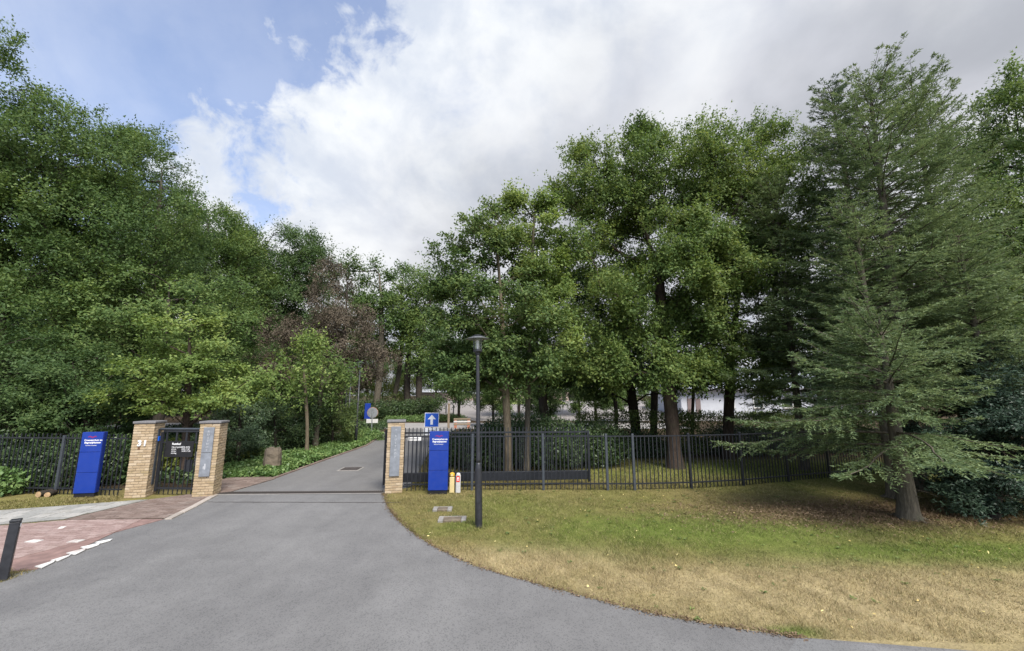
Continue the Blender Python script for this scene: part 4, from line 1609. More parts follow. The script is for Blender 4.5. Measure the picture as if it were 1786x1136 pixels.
ar.box((0, -0.01225, zc - 0.06), (0.075, 0.0025, 0.16))
ar.build('arrow', M['white'], TS)
up = MB().bbox((0, 0, p.z - 0.34), (0.46, 0.012, 0.20), 0.003).build('lower_plate', M['white'], TS)
letters('250', 0.15, M['post_metal'], up, (0, -0.0085, p.z - 0.395), extrude=0.001)

# ------------------------------------------------------------------ service markers beside the blue sign
x, y = G(788, 860)
o = empty('service_marker', (x, y, 0), 0.0, 'cream service marker post with amber top beside the blue sign', 'marker post')
MB().bbox((0, 0, 0.20), (0.125, 0.09, 0.40), 0.012).build('body', M['yellow_post'], o)
MB().bbox((0, 0, 0.455), (0.128, 0.092, 0.11), 0.03).build('cap', M['amber'], o)
MB().box((0, -0.049, 0.45), (0.06, 0.004, 0.05)).build('label', M['yellow_post'], o)
x, y = G(797, 860)
o = empty('service_marker', (x + 0.03, y - 0.03, 0), 0.0, 'pale grey service marker post with red and white label', 'marker post')
MB().bbox((0, 0, 0.23), (0.125, 0.09, 0.46), 0.02).lathe([(0.06, 0.45), (0.052, 0.485), (0.03, 0.505), (0.005, 0.51)], 12).build('body', M['pale_post'], o)
lb = MB().box((0, -0.0475, 0.36), (0.09, 0.004, 0.15)).build('label', M['red'], o)
MB().box((0.0, -0.051, 0.385), (0.05, 0.003, 0.03)).box((0.0, -0.051, 0.335), (0.055, 0.003, 0.02)).box((-0.015, -0.051, 0.36), (0.02, 0.003, 0.012)).build('print', M['white'], lb)

# ------------------------------------------------------------------ lamp post on the lawn
x, y = G(835, 920)
LP = empty('lamp_post', (x, y, 0), 0, 'tall dark park lamp post with disc hat standing on the lawn', 'lamp post')
LP.rotation_euler = (0, math.radians(-1.1), 0)
MB().lathe([(0.071, -0.05), (0.071, 0.0), (0.068, 1.06), (0.066, 1.10), (0.050, 1.16), (0.047, 1.2)], 18).build('base_section', M['lamp_metal'], LP, smooth=True)
MB().box((0, -0.066, 0.62), (0.07, 0.012, 0.34)).build('service_door', M['lamp_metal'], LP)
MB().lathe([(0.0475, 1.2), (0.044, 1.25), (0.036, 3.28), (0.036, 3.32)], 16).build('pole', M['lamp_metal'], LP, smooth=True)
MB().lathe([(0.045, 3.32), (0.06, 3.37), (0.095, 3.39), (0.095, 3.43), (0.055, 3.44)], 20).build('lantern_base', M['lamp_metal'], LP)
MB().lathe([(0.082, 3.435), (0.086, 3.44), (0.098, 3.64), (0.098, 3.65)], 24).build('glass', M['lamp_glass'], LP, smooth=True)
MB().lathe([(0.026, 3.44), (0.026, 3.62), (0.012, 3.63)], 12).build('bulb', M['white'], LP, smooth=True)
for i in range(4):
    a_ = math.pi / 4 + i * math.pi / 2
    MB().cyl((0.092 * math.cos(a_), 0.092 * math.sin(a_), 3.42), (0.105 * math.cos(a_), 0.105 * math.sin(a_), 3.652), 0.006, n=6).build('stay', M['lamp_metal'], LP)
MB().lathe([(0.10, 3.652), (0.245, 3.650), (0.248, 3.656), (0.13, 3.69), (0.115, 3.695)], 28).build('hat', M['galv'], LP)
MB().lathe([(0.135, 3.697), (0.137, 3.705), (0.06, 3.735), (0.012, 3.745)], 20).build('hat_cap', M['lamp_metal'], LP)

# ------------------------------------------------------------------ bollard at the left edge
x, y = G(4, 1013)
BO = empty('bollard', (x, y, 0), math.radians(20), 'dark square bollard with white reflector at the edge of the cycle path', 'bollard')
BO.rotation_euler = (math.radians(1), math.radians(2.0), math.radians(40))
MB().bbox((0, 0, 0.36), (0.105, 0.105, 0.80), 0.008).build('post', M['lamp_metal'], BO)
MB().bbox((0, 0, 0.775), (0.112, 0.112, 0.03), 0.006).build('cap', M['lamp_metal'], BO)
MB().bbox((0.055, 0.0, 0.71), (0.008, 0.05, 0.045), 0.002).build('reflector', M['white'], BO)

# ------------------------------------------------------------------ lamps, signs and odds and ends inside the grounds
def slim_lamp(px, py, h, label, r=0.05):
    x, y = G(px, py)
    o = empty('slim_lamp_post', (x, y, height(y)), 0, label, 'lamp post', 'slim black lamp posts along the drive')
    MB().lathe([(r * 1.5, -0.05), (r * 1.5, 0.9), (r, 0.98), (r * 0.75, h)], 12).build('pole', M['lamp_metal'], o, smooth=True)
    MB().lathe([(0.06, h), (0.10, h + 0.05), (0.11, h + 0.28)], 14).build('lantern', M['lamp_glass'], o)
    MB().lathe([(0.12, h + 0.28), (0.26, h + 0.285), (0.14, h + 0.34), (0.02, h + 0.4)], 18).build('hat', M['lamp_metal'], o)


slim_lamp(605, 772, 3.7, 'slim black lamp post at the border edge, left of its close neighbour')
slim_lamp(620, 776, 3.9, 'slim black lamp post nearest the drive, right of its close neighbour')
slim_lamp(600, 752, 4.2, 'slim black lamp post farthest back, before the clipped hedge', 0.045)


def small_pylon(px, y, label):
    p = S(px, 735, y)
    o = empty('small_pylon', (p.x, y, height(y)), 0.5, label, 'sign')
    MB().bbox((0, 0, 0.85), (0.55, 0.12, 1.5), 0.01).build('panel', M['blue'], o)
    MB().bbox((0, 0, 0.05), (0.5, 0.1, 0.10), 0.01).build('plinth', M['black'], o)


small_pylon(640, 41.5, 'narrow blue sign column before the dark hedge beyond the side road')
p = S(650, 740, 26.0)
o = empty('round_road_sign', (p.x - 0.05, 26.0, 0), math.radians(8), 'round road sign seen from behind with two plates beside the drive', 'traffic sign')
zt = S(650, 720, 26.0).z
MB().cyl((0, 0, -0.05), (0, 0, zt + 0.25), 0.03, n=10).build('pole', M['galv'], o)
MB().cyl((0, 0.045, zt), (0, 0.03, zt), 0.31, n=28).build('disc', M['galv'], o)
MB().cyl((0, 0.052, zt), (0, 0.046, zt), 0.325, n=28).build('rim', M['orange'], o)
MB().bbox((0, 0.04, zt - 0.5), (0.68, 0.02, 0.24), 0.004).build('lower_plate', M['fascia'], o)
p = S(786, 724, 34)
o = empty('wooden_stake', (p.x, 33.0, 0), 0, 'pale square wooden post by the bend of the side road', 'post')
MB().bbox((0, 0, 0.9), (0.16, 0.16, 1.85), 0.01).lathe([(0.10, 1.82), (0.10, 1.86), (0.01, 1.93)], 8).build('post', M['wood'], o)
p = S(806, 732, 33)
o = empty('road_barrier', (p.x, 33.0, 0), math.radians(10), 'low orange and white road barrier at the bend of the side road', 'barrier')
for s in (-1, 1):
    MB().bbox((s * 0.5, 0, 0.35), (0.2, 0.10, 0.8), 0.01).build('leg', M['orange'], o)
for z, mm in ((0.72, M['wood']), (0.52, M['fascia']), (0.32, M['wood'])):
    MB().bbox((0, -0.06, z), (1.3, 0.03, 0.12), 0.006).build('rail', mm, o)
for k, (px, y_, lab) in enumerate(((778, 49, 'thin dark bollard at the rim of the far square, beside the wooden post'), (791, 48, 'thin dark bollard at the rim of the far square, next to the barrier'), (838, 52, 'thin dark bollard at the rim of the far square, behind the lamp post'))):
    p = S(px, 715, y_)
    o = empty('thin_bollard', (p.x, y_, height(y_)), 0, lab, 'bollard', 'bollards round the far square')
    MB().lathe([(0.07, -0.03), (0.07, 0.95), (0.05, 1.02), (0.01, 1.04)], 12).build('post', M['lamp_metal'], o)
p = S(775, 718, 58)
# boulder in the border
x, y = G(465, 822)
bmv = MB()
rb = np.random.default_rng(5)
n1, n2 = 9, 14
vv = []
for i in range(n1 + 1):
    zt = i / n1
    for j in range(n2):
        a_ = j * 2 * math.pi / n2
        ca_, sa_ = math.cos(a_), math.sin(a_)
        q = (abs(ca_) ** 5 + abs(sa_) ** 5) ** (-1 / 5)
        rr = 0.27 * q * (1.0 - 0.10 * zt) * (1 - 0.75 * max(0, zt - 0.86) / 0.14 * 0.35) * (1 + rb.normal(0, 0.025))
        vv.append((rr * ca_, rr * sa_ * 0.8, zt * 0.76 + 0.03 * math.sin(j * 1.7) * zt - 0.04))
ff = [(i * n2 + j, i * n2 + (j + 1) % n2, (i + 1) * n2 + (j + 1) % n2, (i + 1) * n2 + j) for i in range(n1) for j in range(n2)]
ff.append(tuple(n1 * n2 + j for j in range(n2)))
o = bmv.add(vv, ff).build('boulder', M['boulder'])
o.location = (x, y + 0.3, 0)
o.rotation_euler = (0, 0, 0.3)
tag(o, 'squarish brown boulder standing in the ivy border left of the drive', 'boulder')
# cut logs at the foot of the left fence
x, y = G(82, 866)
for k, (dx, dz, r, lab) in enumerate(((-0.10, 0.07, 0.075, 'pale cut log at the foot of the left fence, the left one'), (0.07, 0.06, 0.065, 'pale cut log against the grey fence post foot, the right one'))):
    o = empty('cut_log', (x + dx, y, dz), 0.4 * k, lab, 'log', 'cut logs at the fence foot')
    MB().cyl((0, -0.12, 0), (0, 0.2, 0.01), r, r * 0.95, n=12, caps=False).build('log_bark', M['bark'], o)
    MB().cyl((0, -0.123, 0), (0, -0.10, 0), r * 0.94, n=12).build('cut_face', M['cutwood'], o)


# ------------------------------------------------------------------ vegetation
def dcam(y, z):
    return y * math.cos(TH) + (z - EYE) * math.sin(TH)


def lobe(px, py, y, rpx, rpy, ry=None):
    c = S(px, py, y)
    k = dcam(y, c.z) / F_PX
    rx, rz = rpx * k, rpy * k
    return ((c.x, c.y, c.z), (rx, ry if ry else 0.85 * (rx + rz) / 2 + 0.1, rz))


def at(px, y):
    z = height(y)
    return ((px - 893.0) / F_PX * dcam(y, z), y, z)


TREES_L = 'trees in the wood left of the drive'
TREES_B = 'trees beyond the side road'
TREES_R = 'trees behind the right railing fence'

# left wood
make_tree('oak_tree', 'big oak with thick dark trunk rising behind the left blue sign', TREES_L, at(82, 19), [lobe(100, 305, 19, 155, 145), lobe(20, 330, 18, 130, 130), lobe(205, 410, 19, 115, 105), lobe(105, 480, 18.5, 150, 75)],
          (M['oak'], M['bark']), 11, rtrunk=0.34, leaf=0.135, lai=3.2, rcf=5)
make_tree('oak_tree', 'oak cut by the left frame edge, its top tuft highest of all trees', TREES_L, at(8, 16.5), [lobe(-120, 200, 16.5, 125, 130), lobe(-20, 430, 16.2, 110, 110), lobe(10, 530, 15.3, 80, 50), lobe(-30, 600, 15.3, 60, 40), lobe(0, 85, 16.5, 26, 38), lobe(-120, 350, 16, 120, 150)],
          (M['oak'], M['bark']), 12, rtrunk=0.2, leaf=0.13, lai=3.0, rcf=5)
make_tree('oak_tree', 'dark green oak with pointed top leader right of the biggest left oak', TREES_L, at(235, 25), [lobe(205, 322, 25, 72, 105), lobe(278, 395, 25, 62, 92), lobe(250, 480, 25, 110, 90)],
          (M['dark_tree'], M['bark']), 13, rtrunk=0.3, leaf=0.16, lai=3.3, rcf=5)
make_tree('oak_tree', 'mid green oak stepping down between the pointed oak and the light oak', TREES_L, at(325, 30), [lobe(330, 408, 30, 52, 82), lobe(345, 490, 30, 80, 85)],
          (M['oak'], M['bark']), 14, rtrunk=0.28, leaf=0.18, lai=3.3, rcf=5)
make_tree('oak_tree', 'light oak with loose gappy crown in the middle of the left wood', TREES_L, at(412, 34), [lobe(385, 425, 34, 42, 72), lobe(405, 490, 34, 65, 90)],
          (M['oak_light'], M['bark_grey']), 15, rtrunk=0.33, leaf=0.19, lai=2.8, rcf=5)
make_tree('oak_tree', 'round topped dark oak standing above the copper beech', TREES_L, at(480, 39), [lobe(488, 465, 39, 74, 72), lobe(545, 490, 39, 38, 80), lobe(450, 530, 39, 85, 90), lobe(430, 450, 39, 40, 55), lobe(500, 560, 38, 80, 70)],
          (M['dark_tree'], M['bark']), 16, rtrunk=0.3, leaf=0.21, lai=3.3, rcf=5)
make_tree('beech_tree', 'light green layered beech spreading over the brick footgate pillars', TREES_L, at(320, 13.6), [lobe(325, 590, 13.8, 75, 52), lobe(300, 650, 13.4, 105, 40), lobe(375, 660, 13.6, 80, 36), lobe(250, 690, 13.2, 75, 26), lobe(400, 695, 13.2, 48, 18), lobe(320, 705, 13.0, 70, 22)],
          (M['beech_bright'], M['bark_red']), 17, rtrunk=0.11, leaf=0.105, lai=2.6, layer=0.6, hollow=0.35, dens=3.2)
make_tree('beech_tree', 'dull green beech behind the layered beech, trunk hidden by shrubs', TREES_L, at(270, 18.5), [lobe(290, 540, 18.5, 130, 70), lobe(200, 590, 18, 110, 70), lobe(380, 600, 18.5, 70, 60)],
          (M['beech'], M['bark']), 18, rtrunk=0.2, leaf=0.14, lai=3.0, layer=0.4)
make_tree('copper_beech', 'purple brown weeping copper beech with pointed top beside the drive', None, at(588, 27), [lobe(578, 510, 27, 34, 62), lobe(600, 580, 27, 62, 60), lobe(545, 590, 27, 60, 40), lobe(645, 620, 26.5, 42, 45), lobe(485, 575, 26.5, 50, 28), lobe(590, 645, 26.5, 75, 34), lobe(470, 630, 26.5, 38, 26)],
          (M['copper'], M['bark']), 19, rtrunk=0.22, leaf=0.125, lai=2.3, weep=0.55, droop=0.5, wl=0.5)
make_tree('young_oak', 'young bright oak with thin pale trunk in the ivy border', 'young oaks in the border', at(535, 18.3), [lobe(530, 632, 18.3, 40, 40), lobe(520, 680, 18.3, 42, 22), lobe(540, 600, 18.3, 20, 16)],
          (M['beech_bright'], M['bark_pale']), 20, rtrunk=0.07, leaf=0.15, lai=2.4, wl=0.6)
make_tree('young_oak', 'young oak with darker thicker trunk beside the round rhododendron', 'young oaks in the border', at(549, 20.5), [lobe(565, 650, 20.5, 40, 36), lobe(596, 650, 20.5, 26, 24), lobe(560, 690, 20.5, 36, 16)],
          (M['beech'], M['bark_grey']), 21, rtrunk=0.12, leaf=0.15, lai=2.4, wl=0.6)

# beyond the side road
make_tree('oak_tree', 'tall oak with leaning forked trunk nearest the round road sign', TREES_B, at(652, 43), [lobe(628, 495, 45, 36, 52), lobe(655, 560, 44, 55, 55), lobe(610, 560, 45, 45, 60)],
          (M['oak'], M['bark_grey']), 22, rtrunk=0.34, leaf=0.28, lai=2.8, lean=(0.5, 0))
make_tree('oak_tree', 'oak with slim grey trunk leaning right beyond the side road', TREES_B, at(680, 46), [lobe(700, 520, 47, 50, 58), lobe(690, 590, 46, 50, 45)],
          (M['oak'], M['bark_grey']), 23, rtrunk=0.26, leaf=0.28, lai=2.8, lean=(0.7, 0))
make_tree('oak_tree', 'oak with the darkest thick trunk of the far clump', TREES_B, at(712, 44), [lobe(725, 545, 45, 38, 60), lobe(715, 620, 44, 46, 40)],
          (M['oak_light'], M['bark']), 24, rtrunk=0.32, leaf=0.26, lai=2.8, lean=(-0.4, 0))
make_tree('oak_tree', 'oak with curved trunk at the right end of the far clump', TREES_B, at(733, 43), [lobe(752, 540, 46, 36, 75), lobe(750, 620, 44, 40, 50)],
          (M['beech'], M['bark']), 25, rtrunk=0.33, leaf=0.26, lai=3.0, lean=(-0.5, 0))
make_tree('small_tree', 'small lime green maple shining between the far trunks', None, at(668, 52), [lobe(665, 672, 52, 30, 18), lobe(690, 690, 52, 25, 12)],
          (M['lime'], M['bark_grey']), 26, rtrunk=0.1, leaf=0.2, lai=2.5)
make_tree('small_tree', 'small yellow green maple with orange tips between the dark trunks', None, at(705, 51), [lobe(703, 678, 51, 24, 15), lobe(712, 665, 51, 10, 7)],
          (M['lime'], M['bark_grey']), 27, rtrunk=0.1, leaf=0.2, lai=2.5)

# centre
make_tree('hornbeam', 'tall hornbeam with pale straight trunk right of the lamp post', 'hornbeams behind the sliding gate', at(888, 13.0), [lobe(865, 500, 13.2, 95, 90), lobe(850, 415, 13.4, 62, 55), lobe(825, 590, 13, 80, 65), lobe(905, 600, 13.0, 80, 70), lobe(830, 655, 12.8, 72, 34), lobe(785, 520, 13.4, 36, 70), lobe(900, 660, 13.2, 70, 30), lobe(790, 650, 13.4, 40, 45)],
          (M['hornbeam'], M['bark_pale']), 30, rtrunk=0.115, leaf=0.105, lai=3.6, layer=0.45, hollow=0.4, dens=3.2, twist=0.1)
make_tree('hornbeam', 'slender hornbeam with thinner trunk behind the pale trunked one', 'hornbeams behind the sliding gate', at(918, 13.6), [lobe(915, 400, 14, 52, 58), lobe(935, 480, 14, 60, 75), lobe(955, 580, 14, 48, 70), lobe(900, 350, 14, 20, 18), lobe(945, 355, 14, 20, 18)],
          (M['beech_bright'], M['bark_grey']), 31, rtrunk=0.085, leaf=0.105, lai=3.4, layer=0.35, hollow=0.4, dens=3.2, twist=0.1)
make_tree('beech_tree', 'dark trunked beech leaning between the hornbeams and the big oak', TREES_R, at(962, 19), [lobe(960, 540, 19, 75, 100), lobe(975, 640, 19, 70, 44), lobe(880, 640, 19.5, 90, 50), lobe(800, 620, 20, 60, 60)],
          (M['dark_tree'], M['bark']), 32, rtrunk=0.2, leaf=0.13, lai=3.2, layer=0.4, lean=(-0.4, 0))
make_tree('oak_tree', 'great spreading oak with thick reddish trunk behind the railing fence', TREES_R, at(1178, 15.2),
          [lobe(1140, 328, 16, 128, 98), lobe(1045, 345, 16, 88, 92), lobe(1265, 326, 16.5, 108, 96), lobe(1360, 365, 16.5, 85, 95), lobe(1015, 455, 15.5, 66, 70), lobe(1170, 430, 16, 150, 75), lobe(1310, 460, 16, 95, 65), lobe(1120, 235, 16, 26, 18), lobe(1335, 235, 16.5, 28, 22), lobe(1165, 490, 14.6, 125, 62), lobe(1240, 470, 15, 80, 50), lobe(1070, 560, 15, 75, 50), lobe(1230, 560, 15, 85, 50), lobe(1130, 640, 14.6, 105, 44), lobe(1040, 640, 15, 70, 38), lobe(1235, 640, 14.8, 60, 38)],
          (M['oak_light'], M['bark_red']), 33, rtrunk=0.235, leaf=0.12, lai=4.3, hollow=0.42, dens=3.6, trunk_top=7.0, rcf=5)
make_tree('oak_tree', 'oak with tall dark trunk left of the great oak', TREES_R, at(1112, 21), [lobe(1075, 530, 21, 95, 80), lobe(1040, 610, 21, 80, 55), lobe(1120, 620, 21, 80, 52), lobe(1090, 662, 20, 110, 32), lobe(1010, 655, 20, 60, 34)],
          (M['dark_tree'], M['bark']), 34, rtrunk=0.24, leaf=0.14, lai=3.0)
make_tree('oak_tree', 'slim oak just left of the great oak trunk, behind the hedge', TREES_R, at(1140, 24), [lobe(1150, 560, 24, 80, 60), lobe(1160, 650, 24, 75, 34)],
          (M['oak'], M['bark']), 35, rtrunk=0.2, leaf=0.15, lai=2.8)
make_tree('small_tree', 'thin dark tree leaning left behind the pale hedge top', TREES_R, at(1072, 26), [lobe(1055, 645, 26, 45, 30), lobe(1000, 650, 26, 40, 24)],
          (M['dark_tree'], M['bark']), 36, rtrunk=0.12, leaf=0.16, lai=2.2, lean=(0.3, 0))
make_tree('beech_tree', 'grey green beech with straight brown trunk right of the great oak', TREES_R, at(1270, 17.4), [lobe(1270, 520, 17.5, 85, 60), lobe(1240, 600, 17.3, 80, 50), lobe(1310, 620, 17.4, 70, 50), lobe(1190, 655, 17, 80, 30), lobe(1300, 440, 18, 90, 60), lobe(1290, 650, 17, 85, 34)],
          (M['beech'], M['bark_red']), 37, rtrunk=0.2, leaf=0.13, lai=3.0, layer=0.4)
make_tree('small_tree', 'very thin dark sapling between the great oak and the beech', TREES_R, at(1208, 22), [lobe(1210, 640, 22, 40, 26)],
          (M['dark_tree'], M['bark']), 38, rtrunk=0.08, leaf=0.15, lai=2.0)
make_tree('oak_tree', 'oak cut by the right frame edge above the spruces', TREES_R, at(1850, 15), [lobe(1765, 235, 15, 85, 105), lobe(1850, 280, 15, 110, 150), lobe(1770, 400, 15, 120, 100), lobe(1880, 520, 14, 110, 110)],
          (M['beech'], M['bark']), 39, rtrunk=0.3, leaf=0.115, lai=3.0)

# spruces on the right
CON = 'spruces beside the right lawn'
SPR = (M['spruce'], M['bark_grey'])
x, y = G(1585, 906)
make_conifer('spruce_tree', 'low bright spruce with stout bare trunk foot in brown needle litter', CON, (x, y, 0), 4.35, 2.6, SPR, 51, z0=1.45, rtrunk=0.165, nb=6, rise=0.12, sag=0.27, sparse=0.88, nl=0.085, step=0.26, power=0.85, tw=0.085, az_bias=(math.pi, 0.32))
h = S(1625, 85, 11.8).z - 1.0
make_conifer('spruce_tree', 'tallest spruce whose bare forked leader tops the right side', CON, (at(1600, 11.8)), h, 3.3, SPR, 52, z0=2.4, rtrunk=0.2, lean=(0.45, 0), nl=0.095, step=0.33, sparse=0.95, tw=0.10, power=0.5)
h = S(1505, 125, 13.6).z - 0.5
make_conifer('spruce_tree', 'dense dark spruce standing left of the tallest spruce', CON, at(1562, 13.8), h, 2.15, (M['spruce_blue'], M['bark_grey']), 53, z0=3.0, rtrunk=0.18, lean=(-0.35, 0), nl=0.10, step=0.33, power=0.5, tw=0.10)
h = S(1395, 320, 15.6).z - 0.4
make_conifer('spruce_tree', 'airy spruce behind the fence, sprays reaching toward the great oak', CON, at(1405, 14.9), h + 0.3, 3.1, SPR, 54, z0=1.9, rtrunk=0.13, nl=0.10, step=0.31, power=0.6, tw=0.095, sparse=0.95)
h = S(1752, 400, 10.6).z
make_conifer('spruce_tree', 'bright tipped spruce near the right edge above the dark bush', CON, at(1755, 10.8), h, 2.2, SPR, 55, z0=1.8, rtrunk=0.13, nl=0.09, step=0.28, power=0.75, tw=0.09)
h = S(1690, 100, 13.2).z - 0.4
make_conifer('spruce_tree', 'spruce with thin leaning top right of the tallest spruce', CON, at(1700, 13.4), h, 2.8, (M['spruce'], M['bark_grey']), 56, z0=3.0, rtrunk=0.16, lean=(0.2, 0), nl=0.10, step=0.36, power=0.55, tw=0.11)
h = S(1585, 330, 10.9).z
make_conifer('spruce_tree', 'middle spruce right behind the low bright one, pale green', CON, at(1560, 10.9), S(1560, 350, 10.9).z, 1.9, SPR, 57, z0=2.4, rtrunk=0.13, nl=0.09, step=0.30, power=0.7, tw=0.10)

# dense background trees (two kinds, copied)
def proto_tree(seed, mats, label, loc, H, R, leaf=0.3):
    lb = [((loc[0], loc[1], loc[2] + H * 0.62), (R, R, H * 0.36)), ((loc[0] + R * 0.5, loc[1] - R * 0.3, loc[2] + H * 0.45), (R * 0.8, R * 0.8, H * 0.25)), ((loc[0] - R * 0.55, loc[1] - R * 0.2, loc[2] + H * 0.42), (R * 0.8, R * 0.8, H * 0.26))]
    return make_tree('woodland_tree', label, BGG, loc, lb, mats, seed, rtrunk=0.26, leaf=leaf, lai=3.4)


BGG = 'woodland trees in the background'
b0 = at(60, 36)
b1 = at(200, 42)
PA = proto_tree(71, (M['dark_tree'], M['bark']), 'dark woodland tree deep behind the biggest left oak', b0, 15, 4.6)
PB = proto_tree(72, (M['oak'], M['bark']), 'woodland tree deep in the wood behind the pointed oak', b1, 15, 4.2)
for i, (src, px, y_, s_, lab) in enumerate((
        (PA, -120, 30, 1.05, 'dark woodland tree at the left frame edge behind the oaks'),
        (PB, 300, 48, 1.0, 'woodland tree seen in gaps behind the layered beech'),
        (PA, 420, 50, 0.95, 'dark woodland tree behind the light oak with gappy crown'),
        (PB, 520, 52, 0.85, 'woodland tree behind the round topped oak'),
        (PA, 130, 30, 0.7, 'lower dark woodland tree filling under the biggest left oak'),
        (PB, 380, 33, 0.55, 'low woodland tree filling under the light oak'),
        (PA, 470, 33, 0.5, 'low dark tree behind the copper beech, left side'),
        (PB, 600, 58, 0.75, 'woodland tree behind the tall oak by the round road sign'),
        (PA, 690, 68, 0.62, 'far dark tree closing the view between the leaning trunks'),
        (PB, 760, 72, 0.6, 'far tree behind the low garden wall'),
        (PA, 640, 72, 0.6, 'far dark tree behind the lime green maple'),
        (PB, 1440, 27, 0.72, 'woodland tree behind the airy spruce'),
        (PA, 1560, 24, 0.8, 'dark woodland tree behind the dense dark spruce'),
        (PB, 1690, 22, 0.8, 'woodland tree behind the spruce with leaning top'),
        (PA, 1810, 20, 0.75, 'dark woodland tree behind the right edge oak'),
        (PB, 880, 98, 0.72, 'far tree behind the brick hall, left one'),
        (PA, 985, 104, 0.8, 'far dark tree behind the brick hall and canopy'),
        (PA, 150, 24, 0.42, 'low dark wood edge tree in shade behind the left yews'),
        (PB, 250, 25, 0.40, 'low wood edge tree in shade behind the numbered pillar'),
        (PA, 330, 26, 0.42, 'low dark wood edge tree behind the footgate and beech trunk'),
        (PB, 400, 27, 0.40, 'low wood edge tree behind the pillar with two plaques'),
        (PA, 460, 29, 0.40, 'low dark wood edge tree behind the broad rhododendron'),
        (PB, 520, 31, 0.40, 'low wood edge tree behind the young oaks'),
        (PA, 30, 24, 0.45, 'low dark wood edge tree behind the yew at the frame edge'),
        (PB, 1100, 38, 0.42, 'low tree behind the oak with tall dark trunk'),
        (PA, 960, 30, 0.36, 'low shade tree between the pale hornbeams and the thin leaning tree'),
        (PB, 1040, 34, 0.40, 'low shade tree behind the long hedge, left of the dark oak trunks'),
        (PB, 860, 34, 0.36, 'low shade tree right of the lamp post, behind the laurel hedge'),
        (PA, 625, 60, 0.34, 'far low tree behind the clipped hedge, left of the lime green maple'),
        (PB, 560, 47, 0.36, 'far low tree behind the clipped hedge end and the copper beech'),
        (PA, 800, 40, 0.5, 'low dark tree behind the lamp post top, left of the hornbeams'),
        (PB, 905, 44, 0.62, 'tree behind the pale trunked hornbeam, before the far square'),
        (PA, 1010, 46, 0.62, 'dark tree behind the thin leaning tree, before the canopy'),
        (PB, 560, 42, 0.5, 'low tree behind the copper beech, right side'),
        (PB, 1360, 62, 0.5, 'tree behind the white house roof'))):
    copy_tree(src, at(px, y_), i * 1.7, (s_, s_, s_), lab)

# shrubs on the left
SHL = 'shrubs along the left fence'
DK = (M['rhodo'], M['bark'])
make_tree('yew_tree', 'big dark yew behind the fence at the left frame edge', SHL, at(10, 13.6), [lobe(-20, 700, 13.6, 105, 90), lobe(75, 720, 13.6, 80, 75), lobe(50, 640, 14, 100, 50)], (M['dark_tree'], M['bark']), 81, rtrunk=0.12, leaf=0.10, lai=3.4, layer=0.4, zcut=0.1, rcf=4.5, tri=True)
make_tree('yew_tree', 'dark bushy yew directly behind the left blue sign', SHL, at(165, 13.8), [lobe(170, 730, 13.8, 70, 70), lobe(130, 680, 14.2, 85, 65), lobe(220, 690, 14.2, 70, 70)], (M['dark_tree'], M['bark']), 82, rtrunk=0.1, leaf=0.10, lai=3.4, layer=0.4, zcut=0.1, rcf=4.5, tri=True)
make_bush('ivy_bush', 'bright ivy clump spilling out under the fence at the far left', SHL, at(10, 11.25), [lobe(8, 840, 11.25, 42, 22), lobe(-50, 835, 11.25, 45, 28)], (M['ivy'], M['bark']), 83, leaf=0.10, wl=0.7, lai=3.2)
make_bush('laurel_bush', 'glossy laurel growing through the railings left of the grey post', SHL, at(55, 12.0), [lobe(50, 815, 12.1, 60, 42), lobe(130, 815, 12.2, 50, 45), lobe(-40, 800, 12.2, 60, 50)], (M['laurel'], M['bark']), 84, leaf=0.12, wl=0.5, lai=3.6)
make_bush('laurel_bush', 'laurel between the left blue sign and the numbered pillar', SHL, at(200, 12.4), [lobe(197, 800, 12.5, 30, 38)], (M['laurel'], M['bark']), 85, leaf=0.11, wl=0.5, lai=3.6)
make_bush('lime_shrub', 'fresh yellow green shrub seen through the bars of the footgate', None, at(305, 14.0), [lobe(303, 795, 14.2, 42, 26)], (M['lime'], M['bark']), 86, leaf=0.11, wl=0.6, lai=3.4)
make_tree('yew_tree', 'dark yew right behind the pillar with two plaques', SHL, at(415, 16.6), [lobe(415, 755, 16.6, 55, 45), lobe(395, 720, 17, 40, 40)], (M['rhodo'], M['bark']), 87, rtrunk=0.08, leaf=0.10, wl=0.4, lai=3.2, layer=0.5, zcut=0.1)
make_tree('rhododendron', 'broad dark rhododendron between the yew and the young oaks', 'rhododendrons left of the drive', at(480, 19.5), [lobe(478, 745, 19.5, 62, 40), lobe(520, 735, 20.5, 50, 40)], (M['laurel'], M['bark']), 88, rtrunk=0.07, leaf=0.13, wl=0.4, lai=3.4, zcut=0.1, hollow=0.6, cat='bush')
make_tree('rhododendron', 'big round rhododendron beside the two slim lamp posts', 'rhododendrons left of the drive', at(580, 22.0), [lobe(578, 738, 22.0, 44, 38), lobe(545, 745, 22.5, 40, 34)], (M['hedge'], M['bark']), 89, rtrunk=0.07, leaf=0.13, wl=0.4, lai=3.4, zcut=0.1, hollow=0.6, cat='bush')
make_bush('lime_shrub', 'small yellow shrub at the near end of the ivy border', None, at(430, 16.8), [lobe(430, 797, 16.8, 13, 10)], (M['lime'], M['bark']), 90, leaf=0.07, lai=3.4)
make_bush('low_shrub', 'low green shrub behind the brown boulder', None, at(462, 17.2), [lobe(462, 791, 17.2, 22, 9)], (M['hedge'], M['bark']), 91, leaf=0.07, lai=3.4)
make_bush('low_shrub', 'loose shrub at the far tip of the ivy border below the round road sign', None, at(640, 25.0), [lobe(640, 762, 25, 26, 14), lobe(658, 765, 24.5, 14, 12)], (M['ivy'], M['bark']), 92, leaf=0.12, lai=3.4)
